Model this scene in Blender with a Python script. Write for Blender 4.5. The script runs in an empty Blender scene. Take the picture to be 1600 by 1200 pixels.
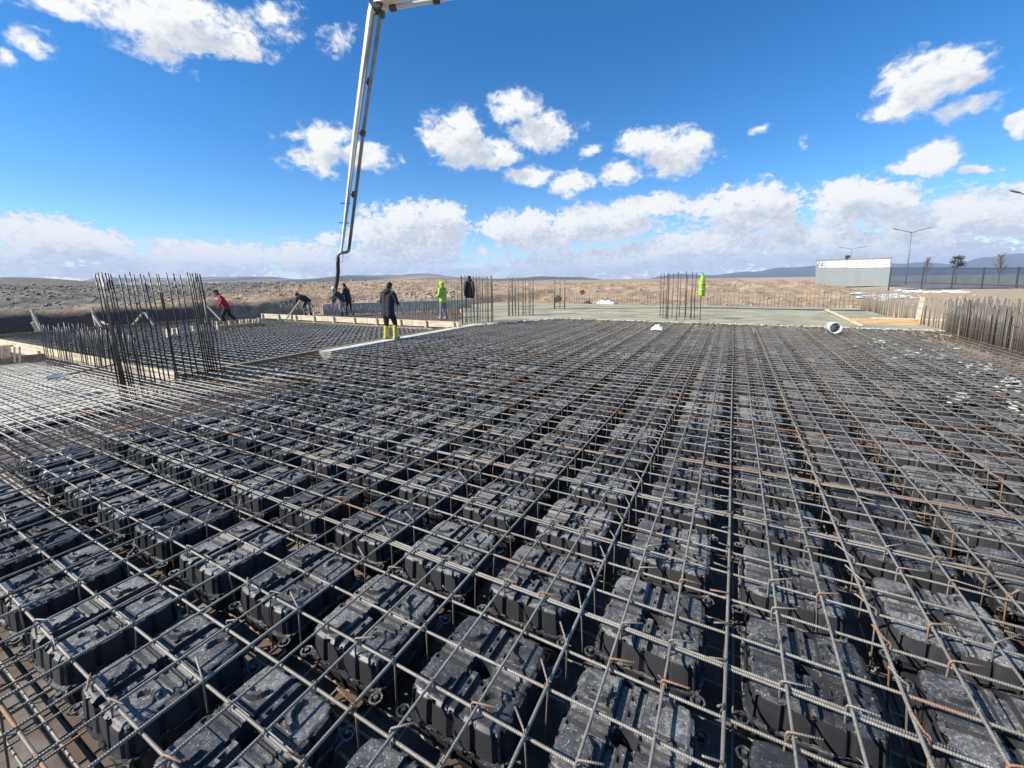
import bpy, bmesh, math, random
import numpy as np
from mathutils import Vector, Matrix, noise
random.seed(7)
R = math.radians
scn = bpy.context.scene
col = scn.collection

# ------------------------------------------------------------------ camera
H = 1.8                                   # eye height over the top rebar mat (z = 0)
F, TH, RO, PS, CY = 650.16, 0.14023, -0.01291, 0.48923, 530.0
cam_d = bpy.data.cameras.new('camera'); cam = bpy.data.objects.new('camera', cam_d); col.objects.link(cam)
cam_d.sensor_width = 36; cam_d.lens = 36 * F / 1600; cam_d.shift_y = -(600 - CY) / 1600
cam_d.clip_start = .05; cam_d.clip_end = 60000
cam.location = (0, 0, H)
cam.matrix_world = (Matrix.Translation((0, 0, H)) @ Matrix.Rotation(PS, 4, 'Z') @ Matrix.Rotation(R(90) - TH, 4, 'X')
                    @ Matrix.Rotation(RO, 4, 'Z'))
scn.camera = cam
scn.view_settings.view_transform = 'Standard'; scn.view_settings.look = 'None'
scn.view_settings.exposure = 0.6; scn.view_settings.gamma = 1.0
scn.view_settings.use_curve_mapping = False

def ray(px, py):
    x = (px - 800) / F; y = (py - CY) / F
    c, s = math.cos(-RO), math.sin(-RO); x, y = c * x - s * y, s * x + c * y
    up = -(math.sin(TH) + y * math.cos(TH)); fw = math.cos(TH) - y * math.sin(TH)
    return Vector((x * math.cos(PS) - fw * math.sin(PS), x * math.sin(PS) + fw * math.cos(PS), up))
def ground(px, py, z=0.0):                # where a sight line meets height z
    d = ray(px, py); t = (z - H) / d.z
    return Vector((d.x * t, d.y * t, z))
def at(px, py, D):                        # point at forward distance D
    d = ray(px, py); t = D / (-d.x * math.sin(PS) + d.y * math.cos(PS))
    return Vector((d.x * t, d.y * t, H + d.z * t))

# ------------------------------------------------------------------ sun and sky
SUN_AZ, SUN_EL = R(44), R(39)             # light travels towards (cos az, sin az)
ld = Vector((math.cos(SUN_EL) * math.cos(SUN_AZ), math.cos(SUN_EL) * math.sin(SUN_AZ), -math.sin(SUN_EL)))
sd = bpy.data.lights.new('sun', 'SUN'); sun = bpy.data.objects.new('sun', sd); col.objects.link(sun)
sd.energy = 5.0; sd.angle = R(.55); sd.color = (1, .945, .84)
sun.rotation_euler = ld.to_track_quat('-Z', 'Y').to_euler(); sun.location = (-30, -30, 40)

class NT:
    """small helper for building node trees"""
    def __init__(s, nt): s.nt = nt; s.n = nt.nodes; s.l = nt.links
    def new(s, t, **kw):
        n = s.n.new(t)
        for k, v in kw.items(): setattr(n, k, v)
        return n
    def link(s, a, b): s.l.new(a, b)
    def set(s, sock, v):
        if isinstance(v, bpy.types.NodeSocket): s.l.new(v, sock)
        elif v is not None: sock.default_value = v
    def m(s, op, a, b=None, c=None, clamp=False):
        n = s.new('ShaderNodeMath', operation=op); n.use_clamp = clamp
        s.set(n.inputs[0], a); s.set(n.inputs[1], b)
        if c is not None: s.set(n.inputs[2], c)
        return n.outputs[0]
    def vm(s, op, a, b=None):
        n = s.new('ShaderNodeVectorMath', operation=op); s.set(n.inputs[0], a); s.set(n.inputs[1], b)
        return n.outputs['Value'] if op in ('LENGTH', 'DOT_PRODUCT', 'DISTANCE') else n.outputs[0]
    def ramp(s, f, a, b, o0=0., o1=1., smooth=True):
        n = s.new('ShaderNodeMapRange'); n.interpolation_type = 'SMOOTHSTEP' if smooth else 'LINEAR'; n.clamp = True
        s.set(n.inputs[0], f); s.set(n.inputs[1], a); s.set(n.inputs[2], b); s.set(n.inputs[3], o0); s.set(n.inputs[4], o1)
        return n.outputs[0]
    def noise(s, vec, scale, detail=4, rough=.55, dist=0., dim='3D'):
        n = s.new('ShaderNodeTexNoise', noise_dimensions=dim); s.set(n.inputs['Vector'], vec)
        n.inputs['Scale'].default_value = scale; n.inputs['Detail'].default_value = detail
        n.inputs['Roughness'].default_value = rough; n.inputs['Distortion'].default_value = dist
        return n.outputs[0]
    def mix(s, f, a, b):
        n = s.new('ShaderNodeMix', data_type='RGBA'); s.set(n.inputs[0], f)
        for k, v in ((6, a), (7, b)):
            if isinstance(v, tuple) and len(v) == 3: v = v + (1,)
            s.set(n.inputs[k], v)
        return n.outputs[2]

def azel(px, py):
    d = ray(px, py)
    return math.degrees(math.atan2(d.x, d.y)), math.degrees(math.atan2(d.z, math.hypot(d.x, d.y)))

CLOUDS = [  # centre and half-size as seen from the site (degrees are worked out below), weight
    (300,35,105,42,.9),(195,18,95,30,.8),(365,66,50,26,.9),(85,8,70,14,.6),(432,32,34,26,.45),(240,84,44,18,.45),(262,60,60,30,.6),
    (50,58,40,20,.6),(2,78,18,12,.5),(528,64,24,15,.3),
    (515,222,42,28,.8),(480,250,36,20,.5),(572,243,40,22,.8),(452,210,26,9,.4),(505,266,20,13,.5),
    (712,215,44,42,1.),(762,240,46,24,1.),(805,168,34,24,.9),(848,206,46,26,1.),(890,286,32,20,.9),(828,273,36,14,.8),(930,231,16,9,.5),
    (1058,235,50,36,1.),(1005,222,40,24,.75),(968,270,28,18,.7),
    (1440,128,78,44,1.),(1402,160,52,26,1.),(1500,112,34,36,1.),(1518,166,46,14,.5),
    (1456,250,36,26,1.),(1422,266,38,11,.9),(1512,262,34,7,.5),(1598,196,22,20,1.),(1188,205,12,5,.35),(1260,218,10,8,.35),
    (60,378,110,36,1.),(165,388,60,24,.9),(330,402,160,22,.8),(470,404,90,22,.8),(180,424,340,16,.6),(566,412,56,20,.8),(510,367,19,11,.9),
    (655,356,78,38,1.1),(600,368,48,30,1.),(690,346,40,32,1.),(640,402,86,20,.7),(753,392,9,8,.6),
    (792,358,28,28,1.),(850,362,70,30,1.),(930,350,100,28,1.),(1010,322,70,20,.9),(786,384,16,8,.8),
    (1172,328,74,40,1.),(1190,308,40,24,1.),(1100,322,40,18,.7),
    (1330,318,72,36,1.),(1395,322,56,38,.9),(1310,298,26,22,.9),
    (1530,338,110,46,1.1),(1620,330,90,46,1.1),(1440,366,90,26,.9),
    (880,412,84,20,.9),(1000,404,110,24,.9),(1050,376,30,12,.9),(1130,392,140,34,.75),(1270,388,150,38,.8),(1450,398,180,30,.7),(740,424,70,8,.6),
    (800,438,900,9,.3),
]
def build_world():
    w = bpy.data.worlds.new('World'); scn.world = w; w.use_nodes = True
    t = NT(w.node_tree); t.n.clear()
    # one group returns the cloud thickness for a direction given as (azimuth, elevation) in degrees
    g = bpy.data.node_groups.new('cloud_density', 'ShaderNodeTree')
    g.interface.new_socket('AzEl', in_out='INPUT', socket_type='NodeSocketVector')
    g.interface.new_socket('Density', in_out='OUTPUT', socket_type='NodeSocketFloat')
    q = NT(g); gi = q.new('NodeGroupInput'); go = q.new('NodeGroupOutput')
    v = gi.outputs[0]
    warp = q.new('ShaderNodeTexNoise'); warp.inputs['Scale'].default_value = .22; warp.inputs['Detail'].default_value = 3
    q.link(v, warp.inputs['Vector'])
    wv = q.vm('SUBTRACT', warp.outputs['Color'], (.5, .5, .5))
    wv = q.vm('MULTIPLY', wv, (3.2, 1.8, 0))
    vv = q.vm('ADD', v, wv)
    best = None
    for (cx, cy, rx, ry, wt) in CLOUDS:
        a, e = azel(cx, cy); a1, _ = azel(cx - rx, cy); a2, _ = azel(cx + rx, cy); _, e1 = azel(cx, cy + ry); _, e2 = azel(cx, cy - ry)
        ra, re = abs(a2 - a1) / 2 * 1.25, max(abs(e2 - e1) / 2 * 1.25, .35)
        d = q.vm('SUBTRACT', vv, (a, e, 0)); d = q.vm('MULTIPLY', d, (1 / ra, 1 / re, 0)); L = q.vm('LENGTH', d)
        b = q.m('MULTIPLY_ADD', L, -wt, wt)
        best = b if best is None else q.m('SMOOTH_MAX', best, b, .12)
    best = q.m('MINIMUM', q.m('MAXIMUM', best, -1.), .46)
    n1 = q.noise(q.vm('MULTIPLY', v, (.34, .5, 1)), 1., 7, .58, .3)
    n2 = q.noise(q.vm('MULTIPLY', v, (.05, .10, 1)), 1., 5, .55)
    n3 = q.noise(q.vm('MULTIPLY', v, (.95, 1.25, 1)), 1., 6, .62, .5)
    # the rest of the sky, outside the part seen, carries the same broken cumulus
    sx = q.new('ShaderNodeSeparateXYZ'); q.link(v, sx.inputs[0])
    off = q.m('ABSOLUTE', q.m('ADD', sx.outputs[0], math.degrees(PS)))
    side = q.ramp(off, 62., 80.)
    low = q.ramp(sx.outputs[1], 34., 48.)
    gen = q.m('MULTIPLY_ADD', n2, 3.4, -2.05)
    gen = q.m('ADD', gen, q.ramp(sx.outputs[1], 2., 16., .35, 0.))
    f = q.m('ADD', best, q.m('MULTIPLY', q.m('SUBTRACT', gen, best), q.m('MAXIMUM', side, low)))
    f = q.m('ADD', f, q.m('ADD', q.m('MULTIPLY_ADD', n1, 1.25, -.66), q.m('MULTIPLY_ADD', n3, .85, -.425)))
    n4 = q.noise(q.vm('MULTIPLY', v, (1.5, 2.3, 1)), 1., 5, .6, .4)
    f = q.m('ADD', f, q.m('MULTIPLY', q.m('MULTIPLY_ADD', n4, 1.5, -.75), q.ramp(sx.outputs[1], 4., 15., 1., 0.)))
    q.link(f, go.inputs[0])
    tc = t.new('ShaderNodeTexCoord'); sp = t.new('ShaderNodeSeparateXYZ'); t.link(tc.outputs['Generated'], sp.inputs[0])
    x, y, z = sp.outputs
    az = t.m('MULTIPLY', t.m('ARCTAN2', x, y), 57.29578)
    el = t.m('MULTIPLY', t.m('ARCSINE', z), 57.29578)
    cb = t.new('ShaderNodeCombineXYZ'); t.link(az, cb.inputs[0]); t.link(el, cb.inputs[1])
    def dens(vec):
        n = t.new('ShaderNodeGroup'); n.node_tree = g; t.link(vec, n.inputs[0]); return n.outputs[0]
    d0 = dens(cb.outputs[0])
    d1 = dens(t.vm('ADD', cb.outputs[0], (-1.5, 2.3, 0)))      # towards the sun
    alpha = t.ramp(d0, t.ramp(el, 3., 14., -.04, -.10), t.ramp(el, 3., 14., .16, .40))
    thick = t.ramp(d1, -.05, .66)
    base = t.new('ShaderNodeRGB'); 
    c = t.mix(thick, (.97, .975, .955), (.60, .63, .70))
    thin = t.ramp(d0, .0, .4)
    c = t.mix(thin, (.74, .80, .90), c)
    # air in front of the far, low clouds
    c = t.mix(t.ramp(el, 0., 5., .30, 0.), c, (.62, .72, .90))
    sky = t.new('ShaderNodeTexSky', sky_type='NISHITA'); sky.sun_disc = False
    sky.sun_elevation = SUN_EL
    sky.sun_rotation = math.atan2(-ld.x, -ld.y) 
    sky.altitude = 1800; sky.air_density = 1.0; sky.dust_density = .35; sky.ozone_density = 3.0
    hs = t.new('ShaderNodeHueSaturation'); hs.inputs['Saturation'].default_value = 1.36; hs.inputs['Value'].default_value = 1.0
    t.link(sky.outputs[0], hs.inputs['Color'])
    b1 = t.new('ShaderNodeBackground'); t.link(hs.outputs[0], b1.inputs[0]); b1.inputs[1].default_value = .122
    b2 = t.new('ShaderNodeBackground'); t.link(c, b2.inputs[0]); b2.inputs[1].default_value = .69
    mx = t.new('ShaderNodeMixShader'); t.link(t.m('MULTIPLY', alpha, t.ramp(el, -2., -.5)), mx.inputs[0]); t.link(b1.outputs[0], mx.inputs[1]); t.link(b2.outputs[0], mx.inputs[2])
    o = t.new('ShaderNodeOutputWorld'); t.link(mx.outputs[0], o.inputs[0])
    w.cycles.sampling_method = 'MANUAL'; w.cycles.sample_map_resolution = 512
build_world()
scn.cycles.max_bounces = 5; scn.cycles.diffuse_bounces = 3; scn.cycles.transparent_max_bounces = 8

# ------------------------------------------------------------------ materials
def mat(name, fn):
    m = bpy.data.materials.new(name); m.use_nodes = True
    t = NT(m.node_tree); t.n.clear()
    o = t.new('ShaderNodeOutputMaterial'); b = t.new('ShaderNodeBsdfPrincipled'); t.link(b.outputs[0], o.inputs[0])
    fn(t, b, o); return m
def pos(t): return t.new('ShaderNodeNewGeometry').outputs['Position']
def objco(t): return t.new('ShaderNodeTexCoord').outputs['Object']
def rnd(t): return t.new('ShaderNodeObjectInfo').outputs['Random']
def bump(t, b, h, dist, strength=1.):
    n = t.new('ShaderNodeBump'); t.set(n.inputs['Height'], h); n.inputs['Distance'].default_value = dist; n.inputs['Strength'].default_value = strength
    t.link(n.outputs[0], b.inputs['Normal'])
def simple(name, c, rough=.7, metal=0., var=.15, scale=6., bmp=0.):
    def fn(t, b, o):
        n = t.noise(objco(t), scale, 5, .6)
        f = t.ramp(n, .3, .7, 0., 1.)
        lo = tuple(x * (1 - var) for x in c); hi = tuple(min(1, x * (1 + var)) for x in c)
        t.link(t.mix(f, lo, hi), b.inputs['Base Color'])
        b.inputs['Roughness'].default_value = rough; b.inputs['Metallic'].default_value = metal
        if bmp: bump(t, b, n, bmp)
    return mat(name, fn)

def m_void(t, b, o):
    p = pos(t); r = rnd(t)
    fleck = t.noise(p, 120., 2, .5, .5); big = t.noise(p, 4.5, 4, .6); mid = t.noise(p, 22., 5, .68, 1.4)
    nz = t.new('ShaderNodeSeparateXYZ'); t.link(t.new('ShaderNodeNewGeometry').outputs['Normal'], nz.inputs[0])
    upf = t.ramp(nz.outputs[2], .35, .92)
    lvl = t.m('ADD', t.m('MULTIPLY_ADD', t.noise(p, 1.1, 2), .5, t.m('MULTIPLY', big, .5)), t.m('MULTIPLY_ADD', r, .24, -.12))
    spk = t.ramp(t.m('ADD', fleck, t.m('MULTIPLY', lvl, .26)), .755, .80)
    smear = t.ramp(t.m('MULTIPLY_ADD', mid, .75, t.m('MULTIPLY', lvl, .45)), .635, .74)
    s = t.m('MULTIPLY', t.m('MAXIMUM', t.m('MULTIPLY', spk, .95), t.m('MULTIPLY', smear, .40)), t.m('MULTIPLY_ADD', upf, .97, .03))
    dust = t.m('MULTIPLY', t.ramp(t.m('MULTIPLY_ADD', mid, .4, t.m('MULTIPLY', lvl, .6)), .38, .66), t.m('MULTIPLY_ADD', upf, .70, .05))  # real dust, plus painted brightness on tops in place of sky reflection
    c0 = t.mix(r, (.028, .0285, .031), (.042, .042, .045))
    c1 = t.mix(dust, c0, (.205, .20, .193))
    t.link(t.mix(s, c1, (.36, .35, .32)), b.inputs['Base Color'])
    t.link(t.m('MULTIPLY_ADD', s, .4, t.m('MULTIPLY_ADD', dust, .28, .40)), b.inputs['Roughness'])
    t.link(t.m('MULTIPLY_ADD', upf, .30, .16), b.inputs['Specular IOR Level'])  # weaker reflection on the side walls keeps their shade black
    bump(t, b, t.m('ADD', t.m('MULTIPLY', s, .5), t.noise(p, 14., 2, .5)), .0010)
M_void = mat('black_recycled_plastic', m_void)

def rebar_mat(name, dusty, rustiness, bright=1.):
    def fn(t, b, o):
        oc = objco(t); r = rnd(t); p = pos(t)
        long = t.noise(t.vm('MULTIPLY', p, (1, 1, 1)), 1.6, 4, .6)
        fine = t.noise(p, 60., 3, .6)
        thr = t.m('MULTIPLY_ADD', t.m('POWER', r, 6.), -.30, rustiness)
        rust = t.ramp(t.m('MULTIPLY_ADD', fine, .12, t.m('SUBTRACT', long, thr)), .03, .16)
        rc = t.mix(fine, (.25, .125, .062), (.38, .215, .115))
        c = t.mix(t.ramp(fine, .35, .65), tuple(x * .75 for x in dusty), dusty)
        c = t.mix(t.m('MULTIPLY', t.ramp(t.noise(p, .9, 3), .4, .65), .4), c, (.10, .088, .072)); c = t.mix(t.m('MULTIPLY', t.ramp(t.noise(p, 5., 3), .45, .7), .45), c, (.23, .165, .11))
        t.link(t.mix(rust, c, rc), b.inputs['Base Color'])
        t.link(t.m('MULTIPLY_ADD', rust, .35, .45), b.inputs['Roughness']); b.inputs['Metallic'].default_value = .15
        wv = t.new('ShaderNodeTexWave', wave_type='BANDS', bands_direction='X'); wv.inputs['Scale'].default_value = 34.; wv.inputs['Distortion'].default_value = .3
        t.link(oc, wv.inputs['Vector'])
        bump(t, b, wv.outputs['Fac'], .0010)
    return mat(name, fn)
M_bar = rebar_mat('dusty_rebar', (.33, .305, .255), .68)
M_tie = rebar_mat('stirrup_steel', (.30, .27, .23), .58)
M_dark = rebar_mat('weathered_starter_bar', (.050, .044, .040), .86)
M_starter = rebar_mat('brown_starter_bar', (.175, .158, .135), .76)
M_tan = rebar_mat('tan_starter_bar', (.30, .26, .20), .68)
M_pale = rebar_mat('cement_coated_bar', (.50, .48, .44), .80)

def m_soil(t, b, o):
    p = pos(t); s = t.new('ShaderNodeSeparateXYZ'); t.link(p, s.inputs[0])
    n = t.noise(p, 1.3, 8, .68); n2 = t.noise(p, .18, 4, .6); n3 = t.noise(p, 7., 5, .7)
    tan = t.mix(t.ramp(n, .35, .68), (.25, .175, .11), (.50, .385, .265))
    tan = t.mix(t.ramp(n2, .45, .7), tan, (.40, .28, .18))
    grey = t.mix(t.ramp(n, .35, .66), (.11, .098, .082), (.27, .245, .205))
    wob = t.m('MULTIPLY_ADD', n2, 10., -5.)
    gx = t.ramp(t.m('ADD', t.m('MULTIPLY_ADD', s.outputs[1], .62, s.outputs[0]), wob), -26., -20.)
    c = t.mix(gx, grey, tan)
    # dark topsoil layer of the cut bank on the left
    cut = t.m('MULTIPLY', t.ramp(t.m('MULTIPLY_ADD', n3, .25, s.outputs[2]), .62, .86, 1., 0.), t.ramp(s.outputs[1], 11., 16., 1., 0.))
    cut = t.m('MULTIPLY', cut, t.ramp(s.outputs[0], -23., -22., 1., 0.))
    c = t.mix(cut, c, t.mix(n3, (.11, .070, .055), (.23, .155, .12)))
    # flat trodden ground on the right
    rt = t.ramp(s.outputs[0], 6., 9.)
    c = t.mix(rt, c, t.mix(n, (.34, .265, .18), (.48, .39, .28)))
    t.link(c, b.inputs['Base Color']); b.inputs['Roughness'].default_value = .95
    b.inputs['Specular IOR Level'].default_value = .15
    bump(t, b, t.m('ADD', n, t.m('MULTIPLY', n3, .5)), .22, .8)
M_soil = mat('site_soil', m_soil)

def m_rock(t, b, o):
    p = pos(t); n = t.noise(p, 3., 4, .6); r = t.noise(p, .9, 1)
    s = t.new('ShaderNodeSeparateXYZ'); t.link(p, s.inputs[0])
    gx = t.ramp(t.m('MULTIPLY_ADD', s.outputs[1], .62, s.outputs[0]), -26., -20.)
    c = t.mix(gx, t.mix(n, (.13, .115, .095), (.34, .31, .265)), t.mix(n, (.26, .185, .12), (.52, .42, .30)))
    t.link(c, b.inputs['Base Color']); b.inputs['Roughness'].default_value = .9
M_rock = mat('rubble', m_rock)

def m_hill(t, b, o):
    p = pos(t); n = t.noise(p, .0035, 7, .6); n2 = t.noise(p, .0010, 4, .6)
    c = t.mix(t.ramp(n, .35, .65), (.13, .118, .10), (.32, .275, .22))
    c = t.mix(t.ramp(n2, .45, .6), c, (.08, .08, .075))
    t.link(c, b.inputs['Base Color']); b.inputs['Roughness'].default_value = 1.; b.inputs['Specular IOR Level'].default_value = .0
M_hill = mat('steppe_hillside', m_hill)
M_far = simple('dark_mountain_forest', (.04, .045, .05), 1., 0, .3, .0015)

def m_wet(t, b, o):
    p = pos(t); n = t.noise(p, .8, 6, .6); n2 = t.noise(p, 9., 5, .65)
    c = t.mix(t.ramp(n, .35, .65), (.30, .275, .185), (.43, .395, .275))
    c = t.mix(t.m('MULTIPLY', t.ramp(n2, .55, .7), .3), c, (.40, .39, .33))
    c = t.mix(t.m('MULTIPLY', t.ramp(t.noise(t.vm('MULTIPLY', p, (.5, 1.4, 1)), .9, 4, .6, .8), .52, .62), .5), c, (.20, .185, .125))
    t.link(c, b.inputs['Base Color']); t.link(t.ramp(n, .4, .7, .65, .85), b.inputs['Roughness']); b.inputs['Specular IOR Level'].default_value = .2
    bump(t, b, t.m('ADD', n, t.m('MULTIPLY', n2, .35)), .03)
M_wet = mat('fresh_concrete', m_wet)
M_paste = simple('dried_cement_paste', (.46, .445, .39), .9, 0, .3, 12., .01)
M_conc = simple('pale_concrete', (.54, .52, .44), .85, 0, .2, 3., .01)
M_snow = simple('old_snow', (.80, .82, .84), .7, 0, .08, 4., .02)
def m_ply(t, b, o):
    p = pos(t); n = t.noise(t.vm('MULTIPLY', p, (1, 6, 1)), 2., 5, .6); n2 = t.noise(p, 3.5, 5, .65)
    c = t.mix(n, (.065, .047, .034), (.115, .082, .058))
    c = t.mix(t.ramp(n2, .42, .68), c, (.21, .195, .165))
    c = t.mix(t.m('MULTIPLY', rnd(t), .5), c, (.12, .07, .05))
    t.link(c, b.inputs['Base Color']); b.inputs['Roughness'].default_value = .7
    bump(t, b, n2, .004)
M_ply = mat('used_plywood', m_ply)
def wood(name, a, c2, stretch=(1.5, 14, 14)):
    def fn(t, b, o):
        n = t.noise(t.vm('MULTIPLY', objco(t), stretch), 1.2, 5, .6); n2 = t.noise(objco(t), 2.5, 3)
        t.link(t.mix(t.ramp(t.m('ADD', n, t.m('MULTIPLY', n2, .3)), .45, .85), a, c2), b.inputs['Base Color']); b.inputs['Roughness'].default_value = .75
        bump(t, b, n, .003)
    return mat(name, fn)
M_pine = wood('pale_pine', (.50, .40, .25), (.74, .66, .48))
M_orange = wood('new_orange_timber', (.44, .25, .11), (.62, .42, .22))
M_oldwood = wood('weathered_timber', (.17, .115, .07), (.33, .25, .16))
M_yellow = wood('yellow_formwork_timber', (.42, .32, .09), (.62, .50, .16))

def part_mesh(name, V, Fc, smooth=False, m=None):
    me = bpy.data.meshes.new(name); me.from_pydata(V, [], Fc)
    if smooth: me.polygons.foreach_set('use_smooth', [True] * len(me.polygons))
    if m: me.materials.append(m)
    return me
def tag(o, label=None, cat=None, group=None, kind=None):
    if label: o['label'] = label
    if cat: o['category'] = cat
    if group: o['group'] = group
    if kind: o['kind'] = kind
    return o
def link(name, me, parent=None, loc=None):
    o = bpy.data.objects.new(name, me); col.objects.link(o)
    if parent is not None: o.parent = parent
    if loc is not None: o.location = loc
    return o
def empty(name, loc=(0, 0, 0), rz=0., **kw):
    o = bpy.data.objects.new(name, None); col.objects.link(o); o.location = loc; o.rotation_euler = (0, 0, rz)
    o.empty_display_size = .2
    return tag(o, **kw)

class MB:
    def __init__(s): s.V = []; s.F = []
    def tube(s, pts, rad, n=6, cap=True):
        pts = [Vector(p) for p in pts]; k0 = len(s.V); N = len(pts)
        rads = rad if isinstance(rad, (list, tuple)) else [rad] * N
        u = None
        for i, p in enumerate(pts):
            tg = (pts[min(i + 1, N - 1)] - pts[max(i - 1, 0)])
            if tg.length < 1e-9: tg = Vector((0, 0, 1))
            tg.normalize()
            if u is None:
                u = tg.orthogonal().normalized()
            else:
                u = (u - tg * u.dot(tg))
                u = u.normalized() if u.length > 1e-6 else tg.orthogonal().normalized()
            w = tg.cross(u)
            for j in range(n):
                a = 2 * math.pi * j / n
                s.V.append(tuple(p + (u * math.cos(a) + w * math.sin(a)) * rads[i]))
        for i in range(N - 1):
            for j in range(n):
                a = k0 + i * n + j; b2 = k0 + i * n + (j + 1) % n
                s.F.append((a, b2, b2 + n, a + n))
        if cap:
            s.F.append(tuple(k0 + j for j in range(n))[::-1]); s.F.append(tuple(k0 + (N - 1) * n + j for j in range(n)))
        return s
    def box(s, c, size, M=None):
        k = len(s.V); c = Vector(c); h = Vector(size) / 2
        for dz in (-1, 1):
            for dy in (-1, 1):
                for dx in (-1, 1):
                    p = Vector((dx * h.x, dy * h.y, dz * h.z))
                    if M is not None: p = M @ p
                    s.V.append(tuple(c + p))
        s.F += [tuple(k + i for i in f) for f in ((0, 2, 3, 1), (4, 5, 7, 6), (0, 1, 5, 4), (2, 6, 7, 3), (0, 4, 6, 2), (1, 3, 7, 5))]
        return s
    def beam(s, a, b, w, h, up=(0, 0, 1), w2=None, h2=None):
        a = Vector(a); b = Vector(b); d = (b - a).normalized(); sd_ = d.cross(Vector(up)); 
        if sd_.length < 1e-4: sd_ = Vector((1, 0, 0))
        sd_.normalize(); u = sd_.cross(d); k = len(s.V)
        for p, ww, hh in ((a, w, h), (b, w2 or w, h2 or h)):
            for sx, sz in ((-1, -1), (1, -1), (1, 1), (-1, 1)):
                s.V.append(tuple(p + sd_ * sx * ww / 2 + u * sz * hh / 2))
        s.F += [(k, k + 1, k + 2, k + 3)[::-1], (k + 4, k + 5, k + 6, k + 7)] + [(k + i, k + (i + 1) % 4, k + 4 + (i + 1) % 4, k + 4 + i) for i in range(4)]
        return s
    def mesh(s, name, m, smooth=False): return part_mesh(name, s.V, s.F, smooth, m)
    def build(s, name, m, parent=None, smooth=False, loc=None): return link(name, s.mesh(name, m, smooth), parent, loc)

# ------------------------------------------------------------------ terrain
def sstep(a, b, x):
    t = max(0., min(1., (x - a) / (b - a))); return t * t * (3 - 2 * t)
def fbm(x, y, sc, oc=4, off=0.): return noise.fractal(Vector((x * sc + off, y * sc - off, off * .37)), 1.0, 2.1, oc)
hill_c = at(20, 430, 120)
def terrain_z(x, y):
    n = fbm(x, y, .12, 3, 3.1)
    wob = n * 1.6
    left = sstep(-25.2 + wob * .3, -26.6 + wob * .3, x) * 1.95 - 1.2          # steep cut
    left -= sstep(-50., -64., x) * 1.4
    left += sstep(-28.5, -44., x) * (.92 + .25 * fbm(x, y, .05, 3, 9.))
    back = -1.2 + sstep(30.1, 30.9, y) * 1.05 + sstep(31.5 + wob, 43 + 2 * wob, y) * (1.22 + .25 * fbm(x, y, .07, 3, 5.) + .55 * abs(fbm(x, y, .20, 4, 8.)))
    right = -1.2 + sstep(7.6, 8.6, x) * 1.15 + sstep(8.5, 22., x) * .75
    back -= sstep(47, 60, y) * 1.4
    if x > 6: back = back - sstep(4., 16., x) * 1.35 * sstep(31, 40, y)
    bl = -1.2 + sstep(13.8 + wob, 20 + wob, y) * sstep(-20.8 + (y - 16) * .32, -23.5 + (y - 16) * .32, x) * (1.3 + .04 * (min(y, 42) - 16) * .8)
    bl += sstep(17, 34, y) * sstep(-20., -34., x) * .9; bl -= (sstep(47, 60, y) + sstep(-50., -64., x)) * 1.4
    z = max(left, back, right, bl)
    if z > -1.1: z += (.12 * fbm(x, y, .9, 5, 1.7) + (.20 * abs(fbm(x, y, .33, 3, 6.)) if x < 7 else 0.)) * sstep(-1.1, .2, z) * (.35 if x > 8 else 1.4)
    dx, dy = x - hill_c.x, y - hill_c.y
    z += 3.4 * math.exp(-(dx * dx + dy * dy) / 900.) * (1 + .25 * fbm(x, y, .06, 3, 2.))
    far = sstep(60, 110, math.hypot(x + 10, y - 15))
    return z * (1 - far) + (-1.0) * far + (dx * dx + dy * dy < 4000) * far * 5.6 * math.exp(-(dx * dx + dy * dy) / 900.)
def hit(px, py):
    d = ray(px, py); t = 15.
    while t < 140:
        q = d * t; z = H + q.z
        if z < terrain_z(q.x, q.y): break
        t += .15
    return Vector((q.x, q.y, terrain_z(q.x, q.y)))
def build_terrain():
    def axis(lo, hi, c0, c1, fine):
        a = []; x = c0
        while x < c1: a.append(x); x += fine
        st = fine
        while x < hi: a.append(x); st *= 1.14; x += st
        a.append(hi); x = c0; st = fine; b = []
        while True:
            st *= 1.14; x -= st
            if x < lo: break
            b.append(x)
        b.append(lo)
        return b[::-1] + a
    xs = axis(-9000, 9000, -75, 24, .40); ys = axis(-6000, 12000, 1, 66, .40)
    V = [(x, y, terrain_z(x, y) if abs(x) < 400 and abs(y) < 400 else -1.0) for y in ys for x in xs]
    nx = len(xs); Fc = [(j * nx + i, j * nx + i + 1, (j + 1) * nx + i + 1, (j + 1) * nx + i) for j in range(len(ys) - 1) for i in range(nx - 1)]
    tag(link('ground', part_mesh('ground', V, Fc, True, M_soil)), 'bare tan and grey earth with mounds round the building site', kind='structure')
build_terrain()

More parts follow.
